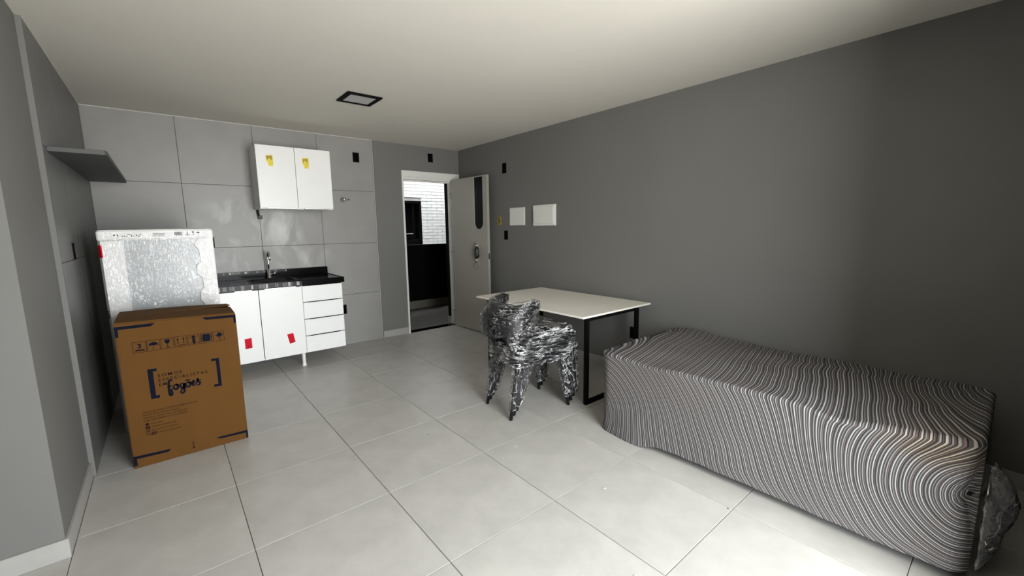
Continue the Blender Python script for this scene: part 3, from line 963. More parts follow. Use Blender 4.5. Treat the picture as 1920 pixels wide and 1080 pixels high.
# right foam guard with scalloped inner edge
tooth = [(gx1 - 0.001, 1.36), (0.205, 1.36), (0.203, 1.338), (0.178, 1.318), (0.182, 1.293), (0.206, 1.268), (0.212, 1.180), (0.178, 1.155), (0.174, 1.085), (0.208, 1.062), (0.212, 0.980), (0.182, 0.957), (0.177, 0.890), (0.205, 0.862), (0.212, 0.78), (0.18, 0.755), (0.178, 0.69), (0.21, 0.665), (0.212, 0.58), (0.18, 0.55), (0.178, 0.48), (0.21, 0.45), (0.212, 0.0), (gx1 - 0.001, 0.0)]
b = prism(bmesh.new(), tooth, 'y', gy0, gy0 + 0.0112)
bmesh.ops.bevel(b, geom=[e_ for e_ in b.edges if all(v.co.y < gy0 + 0.001 for v in e_.verts)], offset=0.004, segments=1, affect='EDGES')
obj('foam_guard', b, M['foam'], fr)
obj('foam_guard', bbox(gx1 - 0.029, gx1, gy0 + 0.0115, gy1, 0.0, 1.36, 0.003), M['foam'], fr)
# top foam cap, slightly uneven
b = bmesh.new()
rg = []
for (ins, z) in ((0.0, 1.350), (-0.004, 1.362), (-0.004, 1.408), (0.004, 1.420), (0.06, 1.424)):
    rg.append([(p[0] + 0.004 * mnoise.noise(Vector((p[0] * 9, p[1] * 9, z * 9))), p[1] + 0.003 * mnoise.noise(Vector((p[0] * 11, p[1] * 7, z * 5))), z + 0.006 * mnoise.noise(Vector((p[0] * 7, p[1] * 7, 3.3)))) for p in rrect(gx0 + ins, gx1 - ins, gy0 + ins, gy1 - ins, 0.018, 4)])
# refine the front edge so that it can wrinkle
loft(b, rg, True, True)
obj('foam_cap', b, M['foam'], fr)
b = prism(bmesh.new(), [(gx0 - 0.001, gy0 + 0.028), (gx0 + 0.013, gy0 - 0.001), (gx0 + 0.020, gy0 - 0.001), (gx0 + 0.020, gy0 + 0.0), (gx0 - 0.0006, gy0 + 0.10), (gx0 - 0.001, gy0 + 0.10)], 'z', 1.235, 1.318)
obj('side_label', b, M['red'], fr, label='red label on the left corner')
# print on the top cap
yp = gy0 - 0.0048
b = bmesh.new()
rnd = random.Random(5)
def flat(b, pts, y=yp, mi=0):
    vs = [b.verts.new((p[0], y, p[1])) for p in pts]
    f = b.faces.new(vs)
    f.material_index = mi
def rectf(b, x0, x1, z0, z1, y=yp, mi=0):
    flat(b, [(x0, z0), (x1, z0), (x1, z1), (x0, z1)], y, mi)
def cap_piece(b):
    return obj('cap_print', b, M['greyink'], fr)
for k in range(16):
    x = -0.252 + 0.0090 * k
    h = rnd.uniform(0.003, 0.012)
    z = 1.380 + rnd.uniform(-0.006, 0.006)
    flat(b, [(x, z - h * 0.5), (x + rnd.uniform(0.004, 0.010), z - h * 0.4), (x + rnd.uniform(0.004, 0.009), z + h * 0.6), (x + 0.001, z + h * 0.5)])
cap_piece(b)
b = bmesh.new()
for r in range(4):
    rectf(b, -0.048, 0.022 - 0.006 * (r % 2), 1.371 + 0.0065 * r, 1.3735 + 0.0065 * r)
cap_piece(b)
b = bmesh.new()
for k in range(6):
    rectf(b, 0.072 + 0.0075 * k, 0.0775 + 0.0075 * k, 1.378 - 0.004 * (k % 2), 1.402 - 0.003 * ((k + 1) % 2))
cap_piece(b)
b = bmesh.new()
rectf(b, 0.133, 0.160, 1.375, 1.379)
rectf(b, 0.143, 0.147, 1.379, 1.402)
cap_piece(b)
b = bmesh.new()
flat(b, [(0.172, 1.402), (0.186, 1.402), (0.184, 1.392), (0.174, 1.392)])
rectf(b, 0.1775, 0.1805, 1.378, 1.392)
rectf(b, 0.172, 0.186, 1.374, 1.378)
cap_piece(b)
b = bmesh.new()
flat(b, [(0.198 + 0.011 * (1 - math.cos(PI * k / 8)), 1.390 + 0.010 * math.sin(PI * k / 8)) for k in range(9)])
rectf(b, 0.208, 0.210, 1.376, 1.390)
cap_piece(b)
b = bmesh.new()
for (z, k) in ((0.862, 0), (0.846, 1), (0.832, 0), (0.819, 1)):
    vs = [b.verts.new(p) for p in ((gx0 + 0.0005, gy0 + 0.026, z), (gx0 + 0.009, gy0 + 0.0085, z + 0.003), (gx0 + 0.010, gy0 + 0.0065, z + 0.012), (gx0 + 0.0005, gy0 + 0.026, z + 0.010))]
    b.faces.new(vs)
obj('corner_print', b, M['greyink'], fr)
# stretched film over the front
b = bmesh.new()
nx, nz = 60, 110
gv = []
for j in range(nz + 1):
    z = 0.02 + (1.40 - 0.02) * j / nz
    row_ = []
    for i in range(nx + 1):
        x = gx0 + 0.016 + (gx1 - gx0 - 0.020) * i / nx
        y = gy0 - 0.007 + 0.004 * mnoise.noise(Vector((x * 14, z * 10, 1.7)))
        row_.append(b.verts.new((x, y, z)))
    gv.append(row_)
for j in range(nz):
    for i in range(nx):
        b.faces.new((gv[j][i], gv[j][i + 1], gv[j + 1][i + 1], gv[j + 1][i]))
obj('clear_film', b, M['fridgefilm'], fr, smooth=True)

# ------------------------------------------------------------------ cardboard box
kx0, kx1, ky0, ky1, kz = -0.264, 0.320, 3.240, 3.700, 0.884
kb = thing('cardboard_box', 'large brown stove carton with navy print standing before the fridge', 'box', ((kx0 + kx1) / 2, (ky0 + ky1) / 2, 0))
b = bmesh.new()
zl, zr = 0.884, 0.866
ft = [(kx0, 0.0), (kx1 - 0.002, 0.0), (kx1, zr), (kx0, zl)]
prism(b, ft, 'y', ky0, ky1)
bmesh.ops.bevel(b, geom=list(b.edges), offset=0.004, segments=2, affect='EDGES')
obj('carton', b, M['cardboard'], kb)
# top flaps meeting in the middle, slightly sprung open
ym = ky0 + 0.235
def flap(y0, y1, zl0, zr0, zl1, zr1, t=0.005):
    b = bmesh.new()
    n = 10
    A = []
    for i in range(n + 1):
        u = i / n
        x = kx0 + 0.003 + (kx1 - kx0 - 0.006) * u
        bow = 0.006 * math.sin(PI * u)
        A.append((x, zl0 + (zr0 - zl0) * u, zl1 + (zr1 - zl1) * u + bow))
    lo = [[b.verts.new((x, y0, za)), b.verts.new((x, y1, zb_))] for x, za, zb_ in A]
    hi = [[b.verts.new((x, y0, za + t)), b.verts.new((x, y1, zb_ + t))] for x, za, zb_ in A]
    for i in range(n):
        b.faces.new((lo[i][0], lo[i + 1][0], lo[i + 1][1], lo[i][1]))
        b.faces.new((hi[i][0], hi[i][1], hi[i + 1][1], hi[i + 1][0]))
        b.faces.new((lo[i][0], hi[i][0], hi[i + 1][0], lo[i + 1][0]))
        b.faces.new((lo[i][1], lo[i + 1][1], hi[i + 1][1], hi[i][1]))
    b.faces.new((lo[0][0], lo[0][1], hi[0][1], hi[0][0]))
    b.faces.new((lo[n][0], hi[n][0], hi[n][1], lo[n][1]))
    return b
obj('top_flap', flap(ky0 + 0.003, ym - 0.003, zl + 0.0005, zr + 0.0005, zl + 0.002, zr + 0.008), M['cardboard'], kb)
obj('top_flap', flap(ym + 0.003, ky1 - 0.003, zl + 0.005, zr + 0.020, zl + 0.0005, zr + 0.0005), M['cardboard'], kb)

YK = ky0 - 0.0008
def ribbon(b, pts, w0, y=YK, ws=None):
    """flat brush stroke in the x-z plane"""
    P = [Vector((p[0], p[1])) for p in pts]
    L_, R_ = [], []
    for i, p in enumerate(P):
        d = (P[min(i + 1, len(P) - 1)] - P[max(i - 1, 0)])
        if d.length < 1e-9:
            d = Vector((1, 0))
        d.normalize()
        nrm = Vector((-d.y, d.x))
        w = (ws[i] if ws else w0) / 2
        L_.append(b.verts.new((p.x + nrm.x * w, y, p.y + nrm.y * w)))
        R_.append(b.verts.new((p.x - nrm.x * w, y, p.y - nrm.y * w)))
    for i in range(len(P) - 1):
        b.faces.new((L_[i], L_[i + 1], R_[i + 1], R_[i]))
def smooth_pts(pts, n=6):
    """Catmull-Rom through the points"""
    o = []
    P = [pts[0]] + list(pts) + [pts[-1]]
    for i in range(1, len(P) - 2):
        p0, p1, p2, p3 = P[i - 1], P[i], P[i + 1], P[i + 2]
        for k in range(n):
            t = k / n
            o.append(tuple(0.5 * (2 * p1[a] + (p2[a] - p0[a]) * t + (2 * p0[a] - 5 * p1[a] + 4 * p2[a] - p3[a]) * t * t + (3 * p1[a] - p0[a] - 3 * p2[a] + p3[a]) * t ** 3) for a in (0, 1)))
    o.append(tuple(pts[-1]))
    return o
# corner marks
for q_ in ([(kx0, 0.866), (-0.085, 0.866), (-0.103, 0.849), (kx0 + 0.015, 0.849), (kx0 + 0.015, 0.805), (kx0, 0.805)],
           [(0.143, 0.864), (kx1 - 0.001, 0.858), (kx1 - 0.001, 0.805), (kx1 - 0.014, 0.805), (kx1 - 0.014, 0.842), (0.161, 0.847)],
           [(kx0 + 0.001, 0.078), (-0.086, 0.068), (-0.102, 0.053), (kx0 + 0.016, 0.060), (kx0 + 0.016, 0.018), (kx0 + 0.001, 0.018)],
           [(0.144, 0.062), (kx1 - 0.002, 0.058), (kx1 - 0.002, 0.004), (kx1 - 0.013, 0.004), (kx1 - 0.013, 0.042), (0.163, 0.048)]):
    b = bmesh.new()
    flat(b, q_, YK)
    obj('corner_mark', b, M['ink'], kb)
# bracket logo
for q_ in ([(-0.147, 0.592), (-0.105, 0.590), (-0.105, 0.574), (-0.123, 0.575), (-0.123, 0.424), (-0.106, 0.424), (-0.106, 0.406), (-0.147, 0.407)],
           [(0.164, 0.590), (0.205, 0.590), (0.205, 0.402), (0.164, 0.404), (0.164, 0.420), (0.187, 0.419), (0.187, 0.575), (0.164, 0.574)]):
    b = bmesh.new()
    flat(b, q_, YK)
    obj('bracket', b, M['ink'], kb)

def text(parent, s, x, z, size, m, y=YK, spacing=1.0, bold=0.0, shear=0.0, xs=1.0, name='printed_text'):
    cu = bpy.data.curves.new('lettering', 'FONT')
    cu.body = s
    cu.size = size
    cu.space_character = spacing
    cu.offset = bold
    cu.shear = shear
    cu.resolution_u = 3
    tmp = bpy.data.objects.new('lettering', cu)
    COL.objects.link(tmp)
    dg = bpy.context.evaluated_depsgraph_get()
    me = bpy.data.meshes.new_from_object(tmp.evaluated_get(dg))
    b = bmesh.new()
    b.from_mesh(me)
    bpy.data.objects.remove(tmp)
    bpy.data.meshes.remove(me)
    for v in b.verts:
        v.co = Vector((x + v.co.x * xs, y, z + v.co.y))
    return obj(name, b, m, parent)
text(kb, 'SOMOS', -0.104, 0.534, 0.027, M['inkb'], spacing=1.35, bold=0.0004, xs=1.06)
text(kb, 'ESPECIALISTAS', -0.104, 0.505, 0.0255, M['inkb'], spacing=1.42, bold=0.0004, xs=1.05)
text(kb, 'EM', -0.104, 0.477, 0.0255, M['inkb'], spacing=1.35, bold=0.0004, xs=1.05)
# hand-brushed word
b = bmesh.new()
U, OX, OZ = 0.0315, -0.072, 0.438
def stroke(pts, w, taper=True):
    P = smooth_pts([(OX + p[0] * U, OZ + p[1] * U) for p in pts], 6)
    n = len(P)
    ws = [w * (0.55 + 0.55 * math.sin(PI * (i + 0.5) / n)) if taper else w for i in range(n)]
    ribbon(b, P, w, YK - 0.0003, ws)
stroke([(0.95, 1.75), (0.8, 2.05), (0.55, 1.95), (0.42, 1.2), (0.38, 0.2), (0.42, -0.75), (0.62, -1.0), (0.80, -0.6), (0.72, 0.1), (0.95, 0.35)], 0.0115)
stroke([(0.15, 0.75), (0.6, 0.85), (1.0, 0.95)], 0.006)
stroke([(1.55, 0.95), (1.2, 0.8), (1.15, 0.25), (1.45, 0.0), (1.75, 0.3), (1.75, 0.8), (1.50, 1.0), (1.75, 0.75), (2.05, 0.7)], 0.0105)
stroke([(2.60, 0.95), (2.25, 0.9), (2.15, 0.35), (2.40, 0.05), (2.68, 0.4), (2.75, 0.95), (2.72, 0.1), (2.68, -0.7), (2.40, -1.0), (2.12, -0.75), (2.35, -0.25), (2.95, 0.15)], 0.0105)
stroke([(3.45, 0.98), (3.08, 0.8), (3.05, 0.25), (3.35, 0.0), (3.68, 0.3), (3.65, 0.8), (3.40, 1.0), (3.7, 0.78), (3.95, 0.7)], 0.0105)
stroke([(3.02, 1.30), (3.20, 1.48), (3.45, 1.34), (3.72, 1.50)], 0.007)
stroke([(3.98, 0.40), (4.35, 0.65), (4.38, 0.95), (4.15, 1.0), (4.02, 0.5), (4.18, 0.05), (4.55, 0.25)], 0.0100)
stroke([(4.55, 0.25), (4.85, 0.85), (4.95, 1.30), (5.00, 0.80), (5.25, 0.40), (5.05, 0.0), (4.70, 0.12)], 0.0105)
stroke([(4.98, 0.95), (5.3, 0.95), (5.6, 1.02)], 0.004)
obj('brush_lettering', b, M['ink'], kb, label='navy brush-written word fogões')
# handling symbols in a row
SYM = [bmesh.new() for _ in range(7)]
sw = 0.0595
def sx_(k):
    return -0.197 + 0.0640 * k
for k in range(7):
    b = SYM[k]
    x0, x1 = sx_(k), sx_(k) + sw + (0.002 if k == 0 else 0)
    z0, z1, q = 0.700, 0.765, 0.0022
    for a in ((x0, x1, z0, z0 + q), (x0, x1, z1 - q, z1), (x0, x0 + q, z0 + q, z1 - q), (x1 - q, x1, z0 + q, z1 - q)):
        rectf(b, a[0], a[1], a[2], a[3], YK)
b = SYM[0]
rectf(b, sx_(0) + 0.010, sx_(0) + 0.052, 0.710, 0.7185, YK)
b = SYM[1]
x = sx_(1) + sw / 2
flat(b, [(x + 0.022 * math.cos(PI * k / 14), 0.733 + 0.019 * math.sin(PI * k / 14)) for k in range(15)], YK, 1)
ribbon(b, [(x, 0.735), (x, 0.713), (x - 0.002, 0.709), (x - 0.006, 0.709), (x - 0.008, 0.713)], 0.0024)
b = SYM[2]
x = sx_(2) + sw / 2
flat(b, [(x - 0.012, 0.757), (x + 0.012, 0.757), (x + 0.012, 0.742), (x + 0.005, 0.731), (x - 0.005, 0.731), (x - 0.012, 0.742)], YK, 1)
rectf(b, x - 0.0016, x + 0.0016, 0.712, 0.731, YK)
rectf(b, x - 0.010, x + 0.010, 0.708, 0.712, YK)
b = SYM[3]
x = sx_(3) + sw / 2
for dx in (-0.014, 0.014):
    rectf(b, x + dx - 0.002, x + dx + 0.002, 0.718, 0.744, YK)
    flat(b, [(x + dx - 0.007, 0.744), (x + dx + 0.007, 0.744), (x + dx, 0.757)], YK)
rectf(b, x - 0.022, x + 0.022, 0.708, 0.712, YK)
b = SYM[4]
x = sx_(4) + sw / 2
flat(b, [(x + 0.010 * math.cos(2 * PI * k / 14), 0.751 + 0.008 * math.sin(2 * PI * k / 14)) for k in range(14)], YK, 1)
flat(b, [(x - 0.008, 0.742), (x + 0.008, 0.742), (x + 0.006, 0.716), (x - 0.006, 0.716)], YK, 1)
flat(b, [(x + 0.008 * math.cos(2 * PI * k / 12), 0.711 + 0.006 * math.sin(2 * PI * k / 12)) for k in range(12)], YK, 1)
ribbon(b, [(x - 0.024, 0.706), (x + 0.024, 0.756)], 0.0022, YK - 0.0003)
ribbon(b, [(x - 0.024, 0.756), (x + 0.024, 0.706)], 0.0022, YK - 0.0003)
b = SYM[5]
x = sx_(5) + sw / 2
rectf(b, x - 0.020, x + 0.020, 0.710, 0.757, YK, 1)
for s_ in (-1, 1):
    ribbon(b, [(x + s_ * 0.0255, 0.708), (x + s_ * 0.0255, 0.758)], 0.0020)
    flat(b, [(x + s_ * 0.027, 0.738), (x + s_ * 0.027, 0.728), (x + s_ * 0.019, 0.733)], YK - 0.0003)
ribbon(b, [(x - 0.018, 0.712), (x, 0.732), (x + 0.018, 0.712)], 0.0018, YK - 0.0004)
ribbon(b, [(x - 0.018, 0.755), (x, 0.736), (x + 0.018, 0.755)], 0.0018, YK - 0.0004)
b = SYM[6]
x = sx_(6) + sw / 2
flat(b, [(x - 0.013, 0.738), (x + 0.004, 0.758), (x + 0.024, 0.742), (x + 0.006, 0.724)], YK, 1)
ribbon(b, [(x - 0.024, 0.742), (x - 0.016, 0.742), (x + 0.004, 0.718)], 0.0022)
ribbon(b, [(x + 0.006 + 0.005 * math.cos(2 * PI * k / 12), 0.713 + 0.005 * math.sin(2 * PI * k / 12)) for k in range(13)], 0.0022)
for b in SYM:
    obj('handling_symbol', b, [M['inkb'], M['ink']], kb)
text(kb, '3', sx_(0) + 0.021, 0.727, 0.036, M['ink'], bold=0.0012, xs=1.1)
# address block
for s_, z, sz, xs in (('ATLAS INDÚSTRIA DE ELETRODOMÉSTICOS LTDA', 0.328, 0.0128, 0.92), ('ROD. BR 158, km 528 Bairro Industrial', 0.311, 0.0128, 0.82), ('Pato Branco - Paraná - Brasil - CEP 85501-970', 0.294, 0.0128, 0.86), ('CNPJ: 76.243.084/0001-57  IE: 31600403-54', 0.277, 0.0128, 0.90)):
    text(kb, s_, -0.194, z, sz, M['inkb'], xs=xs, bold=0.0001)
for s_, z, dx in (('atlas.ind.br', 0.253, 0.026), ('/atlaseletrodomesticos', 0.233, 0.026), ('@atlaseletrodomesticos', 0.212, 0.026), ('/atlaseletrodomesticos', 0.190, 0.054)):
    text(kb, s_, -0.190 + dx, z, 0.0125, M['inkb'], xs=1.02)
b = bmesh.new()
flat(b, [(-0.181 + 0.009 * math.cos(2 * PI * k / 16), 0.258 + 0.008 * math.sin(2 * PI * k / 16)) for k in range(16)], YK)
obj('contact_icon', b, M['inkb'], kb)
b = bmesh.new()
rectf(b, -0.190, -0.170, 0.229, 0.246, YK)
obj('contact_icon', b, M['inkb'], kb)
b = bmesh.new()
for a in ((-0.189, -0.171, 0.208, 0.2105), (-0.189, -0.171, 0.2225, 0.225), (-0.189, -0.1865, 0.2105, 0.2225), (-0.1735, -0.171, 0.2105, 0.2225)):
    rectf(b, a[0], a[1], a[2], a[3], YK)
ribbon(b, [(-0.180 + 0.0042 * math.cos(2 * PI * k / 12), 0.2165 + 0.0042 * math.sin(2 * PI * k / 12)) for k in range(13)], 0.0018)
obj('contact_icon', b, M['inkb'], kb)
b = bmesh.new()
flat(b, [(-0.165, 0.186), (-0.145, 0.186), (-0.142, 0.189), (-0.142, 0.200), (-0.145, 0.203), (-0.165, 0.203), (-0.168, 0.200), (-0.168, 0.189)], YK)
obj('contact_icon', b, M['inkb'], kb)
text(kb, 'You', -0.191, 0.190, 0.013, M['inkb'], bold=0.0004, xs=0.95)
text(kb, 'Tube', -0.166, 0.1905, 0.0115, M['cardboard'], y=YK - 0.0004, bold=0.0002, xs=0.95)
text(kb, 'f', -0.182, 0.2315, 0.015, M['cardboard'], y=YK - 0.0004, bold=0.0006)
b = bmesh.new()
ribbon(b, [(0.0225, 0.040), (0.0225, 0.074)], 0.003)
for z in (0.074, 0.066, 0.042):
    rectf(b, 0.0175, 0.0275, z - 0.0012, z + 0.0012, YK - 0.0003)
flat(b, [(0.016, 0.033), (0.029, 0.033), (0.0225, 0.046)], YK - 0.0002)
obj('flute_mark', b, M['inkb'], kb)

# ------------------------------------------------------------------ table
ta = thing('dining_table', 'white-topped dining table on black steel loop legs', 'table', (2.83, 2.76, 0))
obj('tabletop', bbox(2.384, 3.286, 2.050, 3.462, 0.705, 0.720, 0.0015), M['tabletop'], ta)
for (y, x0, x1) in ((2.082, 2.446, 3.135), (3.282, 2.40, 3.135)):
    b = bmesh.new()
    q = 0.030
    box(b, x0, x0 + q, y - q / 2, y + q / 2, 0.0, 0.705)
    box(b, x1 - q, x1, y - q / 2, y + q / 2, 0.0, 0.705)
    box(b, x0 + q, x1 - q, y - q / 2, y + q / 2, 0.0, q)
    box(b, x0 + q, x1 - q, y - q / 2, y + q / 2, 0.705 - q, 0.705)
    obj('leg_frame', b, M['blackmetal'], ta)

# ------------------------------------------------------------------ covered sofa
SX0, SX1, SY0, SY1, SZ = 2.225, 3.22, 0.005, 1.775, 0.560
sf = thing('covered_sofa', 'long low sofa hidden under a stretched grey striped cover', 'sofa', ((SX0 + SX1) / 2, (SY0 + SY1) / 2, 0))
b = bmesh.new()
NY, NX, NC = 150, 84, 12
def ring(ins, z, r):
    x0, x1, y0, y1 = SX0 + ins, SX1 - ins, SY0 + ins, SY1 - ins
    pts = []
    def corner(cx_, cy_, a0, a1):
        for k in range(NC):
            a = a0 + (a1 - a0) * (k + 0.5) / NC
            pts.append((cx_ + r * math.cos(a), cy_ + r * math.sin(a), z))
    for k in range(NY + 1):
        pts.append((x0, y0 + r + (y1 - y0 - 2 * r) * k / NY, z))
    corner(x0 + r, y1 - r, PI, PI / 2)
    for k in range(NX + 1):
        pts.append((x0 + r + (x1 - x0 - 2 * r) * k / NX, y1, z))
    corner(x1 - r, y1 - r, PI / 2, 0)
    for k in range(NY + 1):
        pts.append((x1, y1 - r - (y1 - y0 - 2 * r) * k / NY, z))
    corner(x1 - r, y0 + r, 0, -PI / 2)
    for k in range(NX + 1):
        pts.append((x1 - r - (x1 - x0 - 2 * r) * k / NX, y0, z))
    corner(x0 + r, y0 + r, -PI / 2, -PI)
    return pts
rings = []
NZ = 40
R0 = 0.085
for k in range(NZ + 1):
    rings.append(ring(0.0, 0.02 + (SZ - 0.024 - 0.02) * k / NZ, R0))
for k in range(1, 7):
    a = PI / 2 * k / 6
    rings.append(ring(0.024 * (1 - math.cos(a)), SZ - 0.024 + 0.024 * math.sin(a), max(0.05, R0 - 0.024 * (1 - math.cos(a)))))
half = (SX1 - SX0) / 2
for k in range(1, 39):
    ins = 0.024 + (half - 0.024 - 0.004) * k / 38
    rings.append(ring(ins, SZ, max(0.002, 0.05 * (1 - k / 38))))
YG, ZG = SY0 - 0.005, 0.36                     # gather at the near front corner
YL, ZL = SY1 + 0.01, 0.14                      # pull at the far front corner
def sst(a, b_, x):
    t = max(0.0, min(1.0, (x - a) / (b_ - a)))
    return t * t * (3 - 2 * t)
def weave(p):
    x, y, z = p
    zz_ = min(z, SZ - 0.02)
    dz, dl_ = zz_ - ZG, zz_ - ZL
    top = max(0.0, x - SX0 - 0.03)
    sn = math.sqrt(max(0, y - YG) ** 2 + (0.95 * dz) ** 2 * max(0.35, 1 - top * 1.0) + 1e-6) + YG
    sl = YL - math.sqrt(max(0, YL - y) ** 2 + (0.80 * dl_) ** 2 * max(0.4, 1 - top * 0.8) + 1e-6)
    w = sst(0.35, 1.25, y)
    s = sn * (1 - w) + sl * w
    s -= 0.30 * (zz_ - 0.30) * sst(0.25, 0.75, y) * (1 - 0.6 * sst(1.1, 1.7, y))
    s -= (0.10 + 0.13 * w) * top
    s += 0.010 * mnoise.noise(Vector((x * 5, y * 4.5, z * 6))) + 0.014 * mnoise.noise(Vector((x * 3 + 5, y * 2, z * 3.5)))
    return s
def displace(p):
    x, y, z = p
    v = Vector(p)
    low = 1 - sst(0.0, 0.30, z)
    # hem: touches the floor at the far corner, lifts along the front towards the near end
    if z < 0.10:
        hem = 0.002 + 0.044 * (1 - sst(1.28, 1.46, y))
        if x > SX0 + 0.3:
            hem = 0.004
        hem += 0.006 * mnoise.noise(Vector((y * 9, x * 9, 2.2)))
        v.z = hem + (z - 0.02) * (0.10 - hem) / 0.08 if z > 0.02 else hem
    # bulge near the foot of the far corner, slight belly of the front
    fr_ = 1.0 if x < SX0 + 0.06 else 0.0
    v.x -= fr_ * low * (0.024 * math.exp(-((y - 1.52) / 0.16) ** 2))
    v.x += fr_ * (0.012 * math.sin(PI * max(0, min(1, z / SZ))) * (1 - 0.3 * math.cos(y * 5)))
    v.x += fr_ * 0.007 * mnoise.noise(Vector((y * 3.2, z * 5, 0.3)))
    # uneven top
    t = sst(SZ - 0.06, SZ, z)
    tz_ = 0.0
    tz_ += 0.020 * math.exp(-((y - 1.60) / 0.14) ** 2 - ((x - 3.05) / 0.25) ** 2)
    tz_ -= 0.022 * math.exp(-((y - 1.36) / 0.16) ** 2 - ((x - 2.25) / 0.2) ** 2)
    tz_ -= 0.020 * math.exp(-((y - 0.46) / 0.12) ** 2 - ((x - 2.25) / 0.2) ** 2)
    tz_ += 0.030 * math.exp(-((y - 0.04) / 0.16) ** 2 - ((x - 2.30) / 0.45) ** 2)
    tz_ += 0.010 * mnoise.noise(Vector((x * 4, y * 3.5, 4.1)))
    tz_ -= 0.020 * sst(SX0 + 0.65, SX1, x) * sst(1.5, 1.0, y)
    v.z += t * tz_
    # drawn-in gather at the near end
    g = math.exp(-((z - ZG) / 0.10) ** 2 - ((y - SY0) / 0.07) ** 2) * fr_
    v.y += 0.030 * g
    v.x += 0.010 * g * math.sin(z * 260)
    return v
verts, wv = [], []
for r in rings:
    row_ = []
    for p in r:
        row_.append(b.verts.new(displace(p)))
        wv.append(weave(p))
    verts.append(row_)
n = len(verts[0])
for r0, r1 in zip(verts, verts[1:]):
    for k in range(n):
        b.faces.new((r0[k], r0[(k + 1) % n], r1[(k + 1) % n], r1[k]))
cap_f = b.faces.new(verts[-1])
cover = obj('striped_cover', b, M['stripes'], sf, smooth=True)
at = cover.data.attributes.new('weave', 'FLOAT', 'POINT')
at.data.foreach_set('value', wv)
obj('sofa_base', bbox(SX0 + 0.10, SX1 - 0.04, SY0 + 0.10, SY1 - 0.12, 0.035, 0.30, 0.02), M['sofabody'], sf)
for (x, y) in ((SX0 + 0.16, SY0 + 0.16), (SX0 + 0.16, SY1 - 0.2), (SX1 - 0.1, SY0 + 0.16), (SX1 - 0.1, SY1 - 0.2)):
    obj('foot', bbox(x - 0.03, x + 0.03, y - 0.03, y + 0.03, 0.0, 0.036), M['blackplastic'], sf)

# clear plastic bag bulging out at the sofa's near end
def blob_film(name, pts, m, parent=None, edge=0.03, amp=0.008, freq=22, seed=0, local=False, smooth=False, sq=(1, 1, 1)):
    b = bmesh.new()
    for p in pts:
        b.verts.new(p)
    r = bmesh.ops.convex_hull(b, input=b.verts)
    bmesh.ops.delete(b, geom=[g for g in r['geom_interior'] if isinstance(g, bmesh.types.BMVert)], context='VERTS')
    loose = [v for v in b.verts if not v.link_faces]
    bmesh.ops.delete(b, geom=loose, context='VERTS')
    bmesh.ops.triangulate(b, faces=b.faces)
    for _ in range(6):
        long_ = [e_ for e_ in b.edges if e_.calc_length() > edge]
        if not long_:
            break
        bmesh.ops.subdivide_edges(b, edges=long_, cuts=1)
        bmesh.ops.triangulate(b, faces=[f for f in b.faces if len(f.verts) > 3])
    b.normal_update()
    sh_ = Vector((seed * 3.1, seed * 1.7, seed * 0.9))
    mv = []
    for v in b.verts:
        q_ = Vector((v.co.x * sq[0], v.co.y * sq[1], v.co.z * sq[2])) * freq + sh_
        mv.append(v.normal * amp * (0.5 - abs(mnoise.noise(q_)) * 1.6 + 0.7 * mnoise.noise(q_ * 2.3)))
    for v, d_ in zip(b.verts, mv):
        v.co += d_
    return obj(name, b, m, parent, local=local, smooth=smooth)
sk_pts = [(2.26, -0.010, 0.44), (2.26, -0.010, 0.08), (2.34, -0.050, 0.13), (2.40, -0.085, 0.22), (2.42, -0.10, 0.30), (2.36, -0.075, 0.41), (2.50, -0.02, 0.44), (2.50, -0.02, 0.08), (2.31, -0.06, 0.25)]
bag = blob_film('plastic_bag', sk_pts, M['sackfilm'], edge=0.03, amp=0.012, freq=9, seed=2, smooth=True)
tag(bag, 'crumpled clear plastic bag bulging from the near end of the striped sofa', 'plastic bag')

